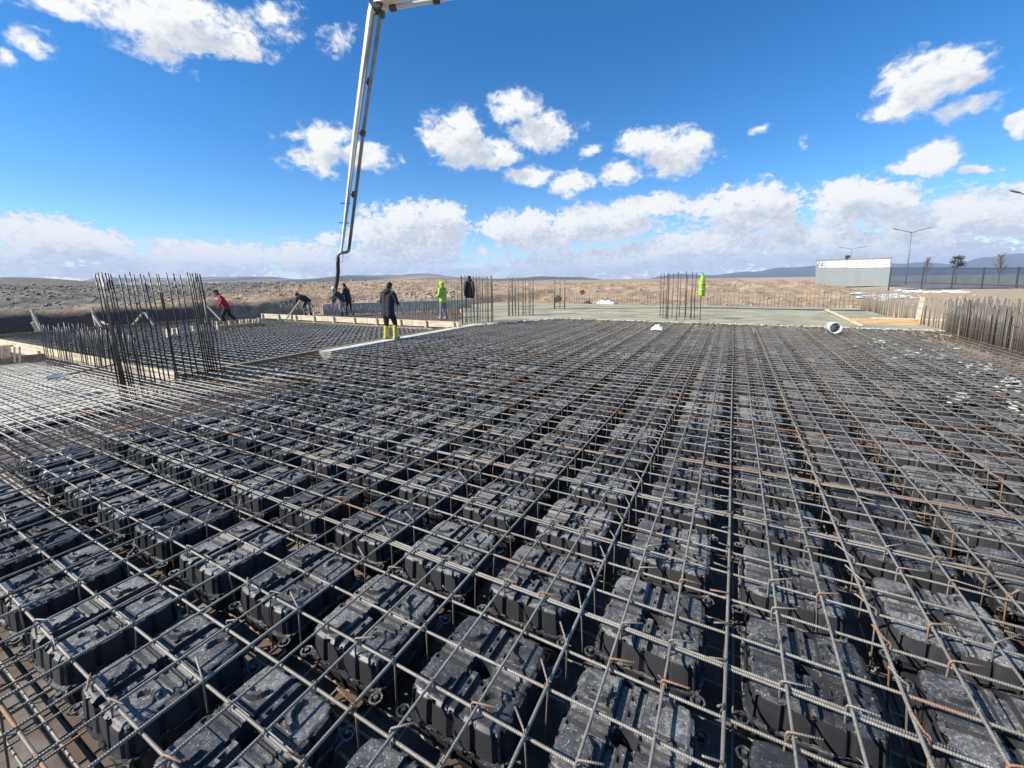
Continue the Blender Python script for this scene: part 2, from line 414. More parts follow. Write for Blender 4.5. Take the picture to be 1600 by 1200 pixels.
def rubble():
    ico = bmesh.new(); bmesh.ops.create_icosphere(ico, subdivisions=1, radius=1.)
    iv = [v.co.copy() for v in ico.verts]; fi = [[v.index for v in f.verts] for f in ico.faces]; ico.free()
    V = []; Fc = []; rg = random.Random(5)
    def rock(x, y, r):
        z = terrain_z(x, y); k = len(V); M = Matrix.Rotation(rg.uniform(0, 6), 3, 'Z') @ Matrix.Rotation(rg.uniform(-.6, .6), 3, 'X')
        s = Vector((rg.uniform(.7, 1.3), rg.uniform(.7, 1.2), rg.uniform(.45, .85))) * r
        for v in iv:
            p = M @ Vector((v.x * s.x, v.y * s.y, v.z * s.z)) * rg.uniform(.78, 1.15)
            V.append((x + p.x, y + p.y, z + p.z + .15 * r))
        for f in fi: Fc.append(tuple(k + i for i in f))
    for _ in range(900): rock(rg.uniform(-50, 7), rg.uniform(31.5, 46), abs(rg.gauss(.02, .055)) + .03)
    for _ in range(5200): rock(rg.uniform(-52, -27), rg.uniform(2, 36), abs(rg.gauss(.015, .048)) + .03)
    for _ in range(500): rock(rg.uniform(-26, -20), rg.uniform(16, 32), abs(rg.gauss(.05, .08)) + .04)
    for _ in range(250): rock(rg.uniform(9, 26), rg.uniform(26, 50), abs(rg.gauss(.03, .05)) + .03)
    tag(link('rubble', part_mesh('rubble', V, Fc, False, M_rock)), 'loose stones strewn over the earth mounds behind the site', kind='stuff')
rubble()

def ridge(name, pts, D, depth_, label, amp):
    """a hill range: crest given by sight lines at distance D, foot nearer to the site"""
    xs = []; N = 220
    P = [(p[0], p[1]) for p in pts]; V = []; rows = 14
    for i in range(N + 1):
        px = P[0][0] + (P[-1][0] - P[0][0]) * i / N
        for a, b2 in zip(P, P[1:]):
            if a[0] <= px <= b2[0]:
                t = (px - a[0]) / (b2[0] - a[0]); t = t * t * (3 - 2 * t); py = a[1] + (b2[1] - a[1]) * t; break
        py += amp * noise.fractal(Vector((px * .02, D * .001, 0)), 1., 2., 4)
        c = at(px, py, D); dirh = Vector((c.x, c.y, 0)).normalized()
        for r in range(rows + 1):
            f = r / rows
            if r <= rows - 3:
                g = f / ((rows - 3) / rows); q = c - dirh * depth_ * (1 - g)
                zz = c.z * (g ** 1.25) * (1 + .22 * (1 - g) * noise.fractal(Vector((q.x * .0011, q.y * .0011, 1.)), 1., 2., 5)) - 3 * (1 - g)
            else:
                g = (f * rows - (rows - 3)) / 3; q = c + dirh * depth_ * .8 * g; zz = c.z * (1 - g) - 3 * g
            V.append((q.x, q.y, zz))
    w = rows + 1; mt = M_far if D > 5000 else M_hill
    Fc = [(i * w + r, (i + 1) * w + r, (i + 1) * w + r + 1, i * w + r + 1) for i in range(N) for r in range(rows)]
    tag(link(name, part_mesh(name, V, Fc, True, mt)), label, kind='structure')
ridge('hills', [(-500, 436), (60, 444), (110, 441), (170, 433), (250, 434), (330, 433), (420, 432), (470, 437), (560, 431), (640, 430), (700, 433), (760, 436), (830, 434), (900, 435), (960, 440), (1060, 441), (1150, 440)], 4500, 1800, 'long low blue hills across the horizon', 1.2)
ridge('hills', [(380, 446), (470, 436), (560, 430), (610, 430), (665, 427), (720, 433), (790, 436), (850, 432), (905, 433), (985, 441), (1040, 444)], 3200, 1100, 'nearer bare hills behind the earth mound', 1.)
ridge('hills', [(940, 444), (1000, 436), (1060, 428), (1110, 430), (1170, 424), (1230, 418), (1290, 414), (1340, 411), (1400, 412), (1440, 410), (1490, 412), (1540, 402), (1590, 396), (1660, 394), (1800, 398), (2100, 430)], 6000, 1750, 'high blue mountains on the right of the horizon', 1.2)

# ------------------------------------------------------------------ deck and slab
SX, SY, X0, Y0 = .2334, .2356, .0549, 2.2093     # bar grid
XL, XR, YN, YF = -9.45, 5.95, -2.6, 18.35        # main mat
def bx(u): return X0 + SX * u
def by(v): return Y0 + SY * v
DECK = -.41
def build_deck():
    deck = MB(); deck.box(((XL - 15 + XR) / 2 , 8, DECK - .12), (abs(XL - 15 - XR) + .5, 24, .10))
    root = tag(deck.build('formwork_deck', M_oldwood), 'timber formwork deck beneath the rebar and void boxes', kind='structure')
    pw, pl = 1.25, 2.5; shared = MB().box((0, 0, 0), (pw - .012, pl - .012, .021)).mesh('plywood_panel', M_ply); n = 0
    y = -3.2
    while y < 4.5:
        x = XL + .3 + (0 if n % 2 else -.6)
        while x < 3.5:
            o = link('plywood_panel', shared, root, (x, y, DECK - .045 + random.uniform(-.002, .002))); x += pw
        y += pl; n += 1
build_deck()

def polyslab(name, pts, z0, z1, m, sub=None, rough=0., parent=None):
    bm = bmesh.new(); vs = [bm.verts.new((p[0], p[1], z1)) for p in pts]; f = bm.faces.new(vs)
    if f.normal.z < 0: f.normal_flip()
    r = bmesh.ops.extrude_face_region(bm, geom=[f])
    for v in r['geom']:
        if isinstance(v, bmesh.types.BMVert): v.co.z = z1
    for v in vs: v.co.z = z0
    bmesh.ops.recalc_face_normals(bm, faces=bm.faces[:])
    me = bpy.data.meshes.new(name); bm.to_mesh(me); bm.free(); me.materials.append(m)
    return link(name, me, parent)

def fresh_slab():
    # surface of the pour as a gently uneven sheet with a ragged front, thick enough to stand on
    pts_front = []
    x = 6.05
    while x > -7.4:
        pts_front.append((x, 18.42 + .16 * noise.noise(Vector((x * 2.1, 0, 0))) + .10 * noise.noise(Vector((x * 7, 3, 0))))); x -= .12
    for t in np.linspace(0, 1, 24):
        xx = -7.4 - 1.75 * t; yy = 18.4 - 3.9 * t
        pts_front.append((xx + .12 * noise.noise(Vector((t * 20, 7, 0))), yy + .1 * noise.noise(Vector((t * 17, 1, 0)))))
    pts = pts_front + [(-10.6, 14.9), (-12.2, 18.0), (-17.9, 25.4), (-17.0, 29.7), (6.05, 29.7)]
    o = polyslab('concrete_slab', pts, -.38, .035, M_wet)
    tag(o, 'freshly poured grey green concrete slab', kind='structure')
fresh_slab()

def lumps(name, spots, m, label, zfun=lambda x, y: 0.):
    V = []; Fc = []; rg = random.Random(11)
    for (x, y, r, h) in spots:
        k = len(V); n = 9; z = zfun(x, y); ph = rg.uniform(0, 6)
        V.append((x, y, z + h))
        for rr, hh in ((.45, .8), (.8, .35), (1., -.3)):
            for j in range(n):
                a = ph + 2 * math.pi * j / n; q = r * rr * rg.uniform(.65, 1.2)
                V.append((x + q * math.cos(a), y + q * math.sin(a), z + h * hh * rg.uniform(.7, 1.2)))
        for j in range(n): Fc.append((k, k + 1 + j, k + 1 + (j + 1) % n))
        for q in range(2):
            for j in range(n):
                a = k + 1 + q * n + j; b2 = k + 1 + q * n + (j + 1) % n
                Fc.append((a, a + n, b2 + n, b2))
    return tag(link(name, part_mesh(name, V, Fc, True, m)), label, kind='stuff')
rg = random.Random(3)
front = []
for _ in range(420):
    x = rg.uniform(-7.6, 6.1); front.append((x, 18.33 + rg.gauss(0, .10), rg.uniform(.03, .10), rg.uniform(.006, .025)))
for _ in range(120):
    t = rg.random(); front.append((-7.4 - 1.9 * t + rg.gauss(0, .12), 18.4 - 4.0 * t + rg.gauss(0, .12), rg.uniform(.05, .16), rg.uniform(.01, .04)))
lumps('cement_paste', front, M_paste, 'pale splashed cement paste along the edge of the fresh slab', lambda x, y: .01)

# ------------------------------------------------------------------ void boxes
def corner(u, v, k=.085): return 1 - k * (abs(u) ** 5) * (abs(v) ** 5)
def top_h(x, y):
    h = 0.
    ax, ay = x, y
    if -.062 < x < -.012: h -= .030 * (1 - sstep(.85, 1.0, abs((x + .037) / .025)))
    elif .022 < x < .052: h -= .022 * (1 - sstep(.8, 1.0, abs((x - .037) / .015)))
    elif -.012 <= x <= .022: h -= .003
    # L shaped channel of the right pads, running out along the middle seam
    if abs(abs(y) - .056) < .010 and abs(x) > .03 and abs(x) < .23: h -= .014
    if abs(y) < .042 and abs(x) > .062: h -= .004 + .010 * (1 - sstep(.006, .013, abs(abs(y) - .020)))
    if abs(y) < .006: h -= .012
    e = math.hypot(x / .055, y / .042)
    if e < 1.0: h -= .16 * (1 - sstep(.75, 1., e))
    for (cx, cy, a0) in ((-.155, .155, -1.2), (.155, .155, 2.4), (-.155, -.155, .6), (.155, -.155, 1.9)):
        d = math.hypot(x - cx, y - cy); a = (math.atan2(y - cy, x - cx) - a0 + math.pi) % (2 * math.pi) - math.pi
        if abs(a) < 1.25:
            h += .023 * (1 - sstep(.010, .016, abs(d - .062))) * (1 - sstep(1.0, 1.25, abs(a)))
    for hx in (-.085, .005): 
        for hy in (-.17, -.095, .095, .17):
            if abs(x - hx) < .008 and abs(y - hy) < .013: h -= .012
    return h
A = .255                                   # half size of the top
ZT, ZS, ZB = -.060, -.205, -.345
def rib_off(s):                            # corrugation of the side walls, s along one side from -1 to 1
    f = (s * 2.25) % 1.0
    return -.019 * (1 - sstep(.07, .13, min(f, 1 - f))) if abs(s) < .97 else 0.
def void_top(n):
    g = np.linspace(-1, 1, n + 1)
    V = []; Fc = []
    for v in g:
        for u in g:
            c = corner(u, v); x, y = A * u * c, A * v * c
            e = max(abs(u), abs(v)); z = top_h(x, y) - .016 * sstep(.90, 1.0, e)
            # scalloped outline
            sc = 1.
            if e > .97:
                s = v if abs(u) > abs(v) else u; sc = 1 + (rib_off(s) * .6 - .010 * (abs(s - .45) < .10)) / A
            V.append((x * sc, y * sc, ZT + z))
    w = n + 1
    for j in range(n):
        for i in range(n): Fc.append((j * w + i, j * w + i + 1, (j + 1) * w + i + 1, (j + 1) * w + i))
    return V, Fc, w
def perim(m):
    s = list(np.linspace(-1, 1, m + 1)[:-1])
    return [(t, -1., t) for t in s] + [(1., t, t) for t in s] + [(-t, 1., -t) for t in s] + [(-1., -t, -t) for t in s]
def void_wall(levels, m, V, Fc):
    """levels: list of (z, half size, rib strength)"""
    P = perim(m); n = len(P); k = len(V)
    for (z, a, st) in levels:
        for (u, v, s) in P:
            c = corner(u, v); q = a + rib_off(s) * st
            V.append(((q if abs(u) == 1 else a) * u * c, (q if abs(v) == 1 else a) * v * c, z))
    for l in range(len(levels) - 1):
        for j in range(n):
            a = k + l * n + j; b2 = k + l * n + (j + 1) % n
            Fc.append((a, a + n, b2 + n, b2))
def lug(mb, sx, sy):
    c = Vector((sx * (A + .022), sy * (A + .004), ZS)); pts = []
    for j in range(9):
        a = 2 * math.pi * j / 8; pts.append(c + Vector((.030 * math.cos(a), .030 * math.sin(a), 0)))
    mb.tube(pts, .0065, 5, False)
    mb.tube([c + Vector((-sx * .03, 0, 0)), c + Vector((-sx * .055, -sy * .02, 0))], .012, 5)
    mb.tube([c + Vector((0, 0, -.03)), c + Vector((0, 0, .012))], .012, 6)
def clip(mb, side, t):
    o = A + .010
    f = {0: lambda s, d, z: (s, -o - d, z), 1: lambda s, d, z: (o + d, s, z), 2: lambda s, d, z: (s, o + d, z), 3: lambda s, d, z: (-o - d, s, z)}[side]
    mb.tube([f(t - .05, .004, ZS + .006), f(t - .025, .006, ZS + .010), f(t - .012, .008, ZS + .026), f(t + .012, .008, ZS + .026), f(t + .025, .006, ZS + .010), f(t + .05, .004, ZS + .006)], .0045, 5)
def void_meshes(n, m):
    V, Fc, w = void_top(n)
    shell = part_mesh('upper_shell', V, Fc, True, M_void)
    V2 = []; F2 = []
    void_wall([(ZT - .012, A - .001, .6), (ZT - .03, A + .002, 1.), (ZS + .012, A + .008, 1.)], m, V2, F2)
    k = len(V); V = V + V2; Fc = Fc + [tuple(i + k for i in f) for f in F2]
    shell = part_mesh('upper_shell', V, Fc, True, M_void)
    V3 = []; F3 = []
    void_wall([(ZS - .004, A + .006, 1.), (ZB, A - .022, 1.), (ZB - .002, A - .10, 0.)], m, V3, F3)
    lower = part_mesh('lower_shell', V3, F3, True, M_void)
    V4 = []; F4 = []
    void_wall([(ZS + .006, A - .004, 0.), (ZS + .006, A + .020, .3), (ZS - .006, A + .020, .3), (ZS - .006, A - .006, 0.)], m, V4, F4)
    mb = MB()
    for sd_ in range(4):
        for t in (-.12, .08): clip(mb, sd_, t)
    k = len(V4); V4 += mb.V; F4 += [tuple(i + k for i in f) for f in mb.F]
    flange = part_mesh('clip_flange', V4, F4, True, M_void)
    l0 = MB(); lug(l0, 1, 1); lugm = l0.mesh('corner_lug', M_void, True)
    return shell, lower, flange, lugm
for_edge = None
VS = void_meshes(72, 46)
for me_ in VS: me_.set_sharp_from_angle(angle=R(32))
def joined_void(n, m):
    V, Fc, w = void_top(n); void_wall([(ZT - .012, A - .001, .6), (ZS + .012, A + .008, 1.), (ZS + .004, A + .020, .3), (ZS - .005, A + .020, .3), (ZS - .008, A + .005, 1.), (ZB, A - .022, 1.)], m, V, Fc)
    mb = MB()
    for sx in (-1, 1):
        for sy in (-1, 1): lug(mb, sx, sy)
    k = len(V); return V + mb.V, Fc + [tuple(i + k for i in f) for f in mb.F]
def void_spots():
    S = []
    for i in range(-12, 8):
        for j in range(-2, 23):
            x = X0 + SX * (-1.5 + 3 * i); y = Y0 + SY * 3 * j
            if x < -7.0 and y < 5.6: continue
            if x < -6.6 and y > 17.2 + (x + 7.4) * 2.0: continue
            S.append((math.hypot(x, y), x, y, i, j))
    S.sort(); return S
ORD = ['', 'first', 'second', 'third', 'fourth', 'fifth', 'sixth', 'seventh', 'eighth', 'ninth', 'tenth', 'eleventh', 'twelfth', 'thirteenth', 'fourteenth', 'fifteenth', 'sixteenth', 'seventeenth', 'eighteenth', 'nineteenth', 'twentieth', 'twenty-first', 'twenty-second', 'twenty-third', 'twenty-fourth', 'twenty-fifth']
def void_label(i, j):
    return 'black void box, %s row from the front, %s column %s of the upright rib' % (ORD[j + 3], ORD[1 - i] if i <= 0 else ORD[i], 'left' if i <= 0 else 'right')
SPOTS = void_spots()
def build_voids():
    mid = part_mesh('void_box', *joined_void(30, 24), True, M_void); mid.set_sharp_from_angle(angle=R(32))
    rg = random.Random(2)
    lab = 'black plastic void former box under the rebar mat'
    for k, (d, x, y, ci, cj) in enumerate(SPOTS[:300]):
        rz = R(180) * rg.randint(0, 1) + R(rg.uniform(-1.2, 1.2)) ; loc = (x + rg.uniform(-.008, .008), y + rg.uniform(-.008, .008), rg.uniform(-.006, .004))
        if k < 90:
            o = empty('void_box', loc, rz); o.rotation_euler = (R(rg.uniform(-.9, .9)), R(rg.uniform(-.9, .9)), rz)
            for nm, me in (('upper_shell', VS[0]), ('lower_shell', VS[1]), ('clip_flange', VS[2])): link(nm, me, o)
            for sx in (-1, 1):
                for sy in (-1, 1):
                    l = link('corner_lug', VS[3], o); l.rotation_euler = (0, 0, {(1, 1): 0, (-1, 1): R(90), (-1, -1): R(180), (1, -1): R(270)}[(sx, sy)])
        else:
            o = link('void_box', mid, None, loc); o.rotation_euler = (0, 0, rz)
        tag(o, void_label(ci, cj), 'void box', 'void boxes laid in a grid under the top mat')
    V0, F0 = joined_void(14, 8); V0 = np.array(V0); V = []; Fc = []
    for (d, x, y, ci, cj) in SPOTS[300:]:
        k = len(V); V += [tuple(p) for p in V0 + np.array([x, y, 0])]; Fc += [tuple(i + k for i in f) for f in F0]
    tag(link('void_boxes', part_mesh('void_boxes', V, Fc, True, M_void)), 'far rows of black plastic void boxes near the fresh slab', kind='stuff')
build_voids()

# ------------------------------------------------------------------ rebar mats
def bar_mesh(L, r, seed, n=7, step=.48, wob=.006, sag=.004, pts=None):
    k = max(2, int(L / step)); P = []
    for i in range(k + 1):
        x = L * i / k
        P.append((x, wob * 1.6 * noise.noise(Vector((x * .7, seed * 3.7, 0))), sag * 1.6 * noise.noise(Vector((x * .9, seed * 5.1, 9.)))))
    mb = MB(); mb.tube(P, r, n); return mb.V, mb.F
def add_bar(parent, a, axis, L, r, m, seed, name='bar', **kw):
    V, Fc = bar_mesh(L, r, seed, **kw)
    o = link(name, part_mesh(name, V, Fc, True, m), parent, a)
    o.rotation_euler = (0, 0, R(90) if axis == 'y' else 0) if not isinstance(axis, float) else (0, 0, axis)
    return o
def hook(mb, x, y, zb, d, r=.0047, n=6):
    """a vertical tie bent over the bar at (x, y) with its tail pointing along d"""
    t = Vector(d); s = Vector((t.x, t.y, 0)); s = s.normalized() if s.length > 0 else Vector((1, 0, 0))
    p = Vector((x, y, 0)) - s * .013
    lean = Vector((random.uniform(-.02, .02), random.uniform(-.02, .02), 0))
    mb.tube([p + lean + Vector((0, 0, zb)), p + Vector((0, 0, -.01)), p + Vector((0, 0, .018)), p + s * .006 + Vector((0, 0, .030)), p + s * .020 + Vector((0, 0, .034)), p + s * .02 + Vector((0, 0, .034)) + t], r, n)
def build_mats():
    root = empty('rebar_mat', (0, 0, 0), label='steel rebar mat tied in a grid over the black void boxes', cat='rebar mat')
    s = 0
    u = math.ceil((XL - X0) / SX)
    while bx(u) < XR:
        s += 1; add_bar(root, (bx(u) + random.gauss(0, .006), YN, .009 + random.uniform(-.002, .004)), 'y', YF - YN + random.uniform(0, .25) - (0 if bx(u) > -7.4 else (-7.4 - bx(u)) * 1.95), .0068 if u % 3 else .0082, M_bar, s); u += 1
    v = math.ceil((YN - Y0) / SY)
    while by(v) < YF:
        s += 1
        x0 = XL if by(v) < 14.2 else XL + (by(v) - 14.2) * .50
        add_bar(root, (x0, by(v) + random.gauss(0, .010), -.0085 + random.uniform(-.003, .002)), 'x', XR - x0, .0071, M_bar, s); v += 1
    for k in range(30):                      # lapped bars lying beside the main ones
        s += 1
        if random.random() < .75:
            v = random.choice([-5, -3, -1, 2, 5, 8, 9, 12, 14, 17, 20, 23, 26, 30, 36, 41]); L = random.uniform(2.5, 6.5)
            add_bar(root, (random.uniform(XL, XR - L), by(v) + random.choice((-.02, .02, .035)), -.0085), 'x', L, .0071, M_bar, s)
        else:
            u = random.choice([-33, -28, -23, -19, -15, -11, 8, 10, 13, 17, 20]); L = random.uniform(2.5, 6.)
            add_bar(root, (bx(u) + random.choice((-.02, .02, .04)), random.uniform(YN, 10), .009), 'y', L, .0068, M_bar, s)
    # ties: hooked links on the ribs both ways
    ties = []; rgt = random.Random(9)
    for u in range(-39, 26):
        if u % 3 == 0:
            dx, dy, dz = {0: (-.055, -.035, .02), 1: (-.06, .01, .045), 2: (-.02, -.02, .06), 3: (-.05, .05, .02)}[(u // 3) % 4]
            for v in range(-12, 68):
                if rgt.random() < .12: continue
                x, y = bx(u), by(v)
                if x < -9.3 or (x < -7.4 and y > 18 + (x + 7.4) * 1.9): continue
                ties.append((math.hypot(x, y), x, y, (dx + rgt.gauss(0, .012), dy + rgt.gauss(0, .012), dz + rgt.gauss(0, .012))))
        else:
            for v in range(-12, 68):
                if v % 3 == 2 and rgt.random() < .85 or (v % 3 == 1 and rgt.random() < .25):
                    x, y = bx(u), by(v)
                    if x < -7. and y < 5: continue
                    if x < -9.3 or (x < -7.4 and y > 18 + (x + 7.4) * 1.9): continue
                    ties.append((math.hypot(x, y), x, y, (.085 + rgt.gauss(0, .012), .005 + rgt.gauss(0, .02), .012 + rgt.gauss(0, .01))))
    vis = []; rest = []
    for tt in sorted(ties):
        d, x, y, q = tt
        fw = -x * math.sin(PS) + y * math.cos(PS); rt = x * math.cos(PS) + y * math.sin(PS)
        (vis if fw > .6 and abs(rt) < fw * 1.32 + .2 and len(vis) < 300 else rest).append(tt)
    for d, x, y, q in vis:
        mb = MB(); hook(mb, 0, 0, -.33, q); link('stirrup', mb.mesh('stirrup', M_tie, True), root, (x, y, 0))
    mb = MB()
    for d, x, y, q in rest: hook(mb, x, y, -.33, q, .0042, 4)
    tag(mb.build('stirrups', M_tie, root, True), kind='stuff')
    tw = MB()
    for u in range(-14, 12):
        for v in range(-8, 22):
            x, y = bx(u), by(v); fw = -x * math.sin(PS) + y * math.cos(PS)
            if .6 < fw < 5.5 and random.random() < .6:
                sg = random.choice((-1, 1)); c = Vector((x, y, 0)); e = Vector((random.gauss(0, .012), random.gauss(0, .012), random.uniform(.012, .03)))
                tw.tube([c + Vector((-.013, -.012 * sg, -.012)), c + Vector((-.007, -.007 * sg, .014)), c + Vector((.007, .007 * sg, .018)), c + Vector((.013, .012 * sg, -.010))], .0017, 4)
                tw.tube([c + Vector((0, 0, .018)), c + e * .6 + Vector((0, 0, .014)), c + e + Vector((0, 0, .006))], .0022, 4)
    tag(tw.build('tie_wires', M_tie, root, True), kind='stuff')
    low = empty('lower_rebar_mat', (0, 0, 0), label='lower rebar mat lying on the deck between the void boxes', cat='rebar mat')
    u = math.ceil((XL - X0) / SX)
    while bx(u) < XR:
        if bx(u) > -9.4: add_bar(low, (bx(u) + .05, YN, -.362), 'y', YF - YN, .007, M_bar, 400 + u, n=5, step=1.2)
        u += 1
    v = math.ceil((YN - Y0) / SY)
    while by(v) < YF:
        add_bar(low, (XL, by(v) + .04, -.379), 'x', XR - XL, .007, M_bar, 700 + v, n=5, step=1.2)
        if by(v) < 1.2: add_bar(low, (XL, by(v) + .04 + SY / 2, -.379), 'x', XR - XL, .007, M_bar, 900 + v, n=5, step=1.2)
        v += 1
build_mats()

# ------------------------------------------------------------------ second bay, edge strips, planks
def small_mat(label, x0, x1, y0, y1, z, dx, dy, m1, m2, seed):
    root = empty('rebar_mat', (0, 0, 0), label=label, cat='rebar mat'); k = seed
    x = x0 + .1
    while x < x1: k += 1; add_bar(root, (x, y0, z + .008), 'y', y1 - y0, .0078, m1, k, n=5, step=.7); x += dx
    y = y0 + .1
    while y < y1: k += 1; add_bar(root, (x0, y, z - .008), 'x', x1 - x0, .0082, m2, k, n=5, step=.7); y += dy
    return root
def second_bay():
    small_mat('rebar mat of the lower bay behind the white edge board', -23.1, -9.85, 4.25, 13.15, -.03, .233, .236, M_bar, M_pale, 2000)
    V0, F0 = joined_void(10, 5); V0 = np.array(V0); V = []; Fc = []
    for i in range(18):
        for j in range(12):
            k = len(V); V += [tuple(p) for p in V0 + np.array([-22.5 + .7 * i, 4.75 + .7067 * j, -.02])]; Fc += [tuple(q + k for q in f) for f in F0]
    tag(link('void_boxes', part_mesh('void_boxes', V, Fc, True, M_void)), 'rows of black void boxes under the mat of the left bay', kind='stuff')
    small_mat('pale cement coated rebar mat on the light deck at the left edge', -24., -9.7, -2.4, 3.85, -.02, .233, .21, M_pale, M_pale, 3000)
    root = empty('column_strip_bars', (0, 0, 0), label='bright extra top bars laid across the solid strip beside the tall starter cage', cat='rebar')
    y = 1.15; k = 0
    while y < 5.2:
        k += 1; add_bar(root, (-13.2 + random.uniform(-.3, .3), y, .016), 'x', 13.2 - 7.15 + random.uniform(-.25, .25), .009, M_pale, 3300 + k, step=.6); y += .236 / 2 if y < 3.9 else .236
    pale = simple('cement_dusted_board', (.50, .465, .39), .8, 0, .25, 2.5, .004)
    sh = MB().box((0, 0, 0), (2.48, 1.23, .03)).mesh('deck_board', pale)
    base = tag(polyslab('light_deck', [(-25, -3), (-9.6, -3), (-9.6, 3.9), (-25, 3.9)], -.37, -.345, pale), 'light coloured deck under the left mat', kind='structure')
    for i in range(6):
        for j in range(4): link('deck_board', sh, base, (-23.6 + 2.5 * i, -.6 + 1.25 * j, -.325)) if -23.6 + 2.5 * i < -10 else None
    # edge strip between the two bays
    tag(polyslab('concrete_strip', [(-9.62, 7.2), (-9.28, 7.3), (-9.2, 14.6), (-9.62, 14.5)], -.38, .02, M_conc), 'narrow pale concrete strip between the two bays', kind='structure')
    o = MB().box((0, 0, 0), (.11, 10.2, .34)).build('edge_plank', M_oldwood, None, loc=(-9.76, 9.1, -.145)); tag(o, 'brown weathered plank edging the concrete strip under the man in black', 'plank')
    # white planks
    for i, (xa, xb, lb) in enumerate(((-9.75, -12.4, 'pale board behind the tall starter cage, right end of its line'), (-12.45, -17.3, 'pale board behind the short starter bars, middle of its line'), (-17.35, -22.7, 'pale board at the far left edge of the picture'))):
        o = MB().box((0, 0, 0), (abs(xb - xa), .05, .26)).build('timber_board', M_pine, None, loc=((xa + xb) / 2, 4.02 + .06 * i, -.06)); tag(o, lb, 'board', 'pale boards on the near edge of the left bay')
    fb = empty('edge_board', (-16, 13.35, 0), label='long white edge board on studs across the back of the left bay', cat='board')
    x = -22.2; 
    while x < -9.6:
        L = min(2.6, -9.45 - x); link('board', MB().box((0, 0, 0), (L - .02, .05, .24)).mesh('board', M_pine), fb, (x + L / 2 + 16, 0, .10)); x += 2.6
    sm = MB().box((0, 0, 0), (.09, .07, .34)).mesh('stud', M_pine)
    for i in range(10): link('stud', sm, fb, (-6.1 + 1.38 * i, -.062, .06))
    link('rail', MB().box((0, 0, 0), (9.5, .10, .06)).mesh('rail', M_pine), fb, (.6, -.11, -.10))
    o = MB().box((0, 0, 0), (.06, 8.8, .16)).build('edge_plank', M_oldwood, None, loc=(-23.35, 8.8, .02)); tag(o, 'grey plank along the far side of the left bay below the dark bank', 'plank')
    polyf = tag(polyslab('plywood_floor', [(-23., 13.45), (-10.7, 13.45), (-10.7, 15.), (-12.2, 17.9), (-16, 18.2), (-20.2, 17.), (-22.5, 15)], -.4, -.03, M_ply), 'brown plywood floor where the hi-vis worker stands', kind='structure')
    # low concrete wall behind the floor
    w0, w1 = ground(505, 491), ground(735, 481)
    o = MB().beam(w0 + Vector((0, 0, .28)), w1 + Vector((0, 0, .28)), .3, .62).build('concrete_wall', M_conc); tag(o, 'low pale concrete wall behind the row of starter bars', 'wall')
    # orange box-out and stakes near the man in red
    bo = empty('box_out', ground(372, 509), 0, label='orange timber box-out with pale stakes at the feet of the man in red', cat='formwork')
    a, b2 = ground(340, 514) - bo.location, ground(408, 508) - bo.location
    link('side_board', MB().beam(a + Vector((0, 0, .06)), b2 + Vector((0, 0, .06)), .05, .14).mesh('side_board', M_orange), bo)
    a2, b3 = ground(345, 506) - bo.location, ground(400, 503) - bo.location
    link('side_board', MB().beam(a2 + Vector((0, 0, .06)), b3 + Vector((0, 0, .06)), .05, .14).mesh('side_board', M_orange), bo)
    for px in (340, 359, 376, 380, 386, 390, 396, 400, 405):
        p = ground(px, 513 - (px - 340) * .08) - bo.location; link('stake', MB().box((0, 0, 0), (.07, .05, random.uniform(.28, .4))).mesh('stake', M_pine), bo, (p.x, p.y, .10))
    b4 = empty('box_out', ground(272, 524), 0, label='small pale timber box-out with stubby posts inside the left bay', cat='formwork')
    a, b2 = ground(254, 526) - b4.location, ground(330, 519) - b4.location
    link('side_board', MB().beam(a + Vector((0, 0, .05)), b2 + Vector((0, 0, .05)), .05, .12).mesh('side_board', M_pine), b4)
    for px, py in ((255, 526), (263, 526), (272, 525), (279, 524), (299, 521), (303, 521), (318, 519)):
        p = ground(px, py) - b4.location; link('post', MB().box((0, 0, 0), (.10, .08, .30)).mesh('post', M_pine), b4, (p.x, p.y, .12))
    # opening at the left edge
    fo = empty('formwork_opening', ground(25, 560), 0, label='reddish formwork opening with thin white rods at the left edge', cat='formwork')
    L0 = fo.location
    for (p0, p1, mt) in (((-30, 548), (20, 546), M_orange), ((20, 549), (62, 556), M_pine), ((-20, 570), (70, 560), M_oldwood)):
        link('side_board', MB().beam(ground(*p0) - L0 + Vector((0, 0, .05)), ground(*p1) - L0 + Vector((0, 0, .05)), .06, .16).mesh('side_board', mt), fo)
    redp = simple('red_film_plywood', (.20, .075, .05), .6, 0, .3, 3.)
    link('panel', MB().beam(ground(-20, 566, -.2) - L0, ground(64, 557, -.2) - L0, .03, .3).mesh('panel', redp), fo)
    for px in (6, 17, 26, 34): 
        link('rod', MB().tube([ground(px - 3, 566) - L0, ground(px + 1, 566) - L0 + Vector((0, 0, .38))], .02, 6).mesh('rod', M_pine), fo)
second_bay()

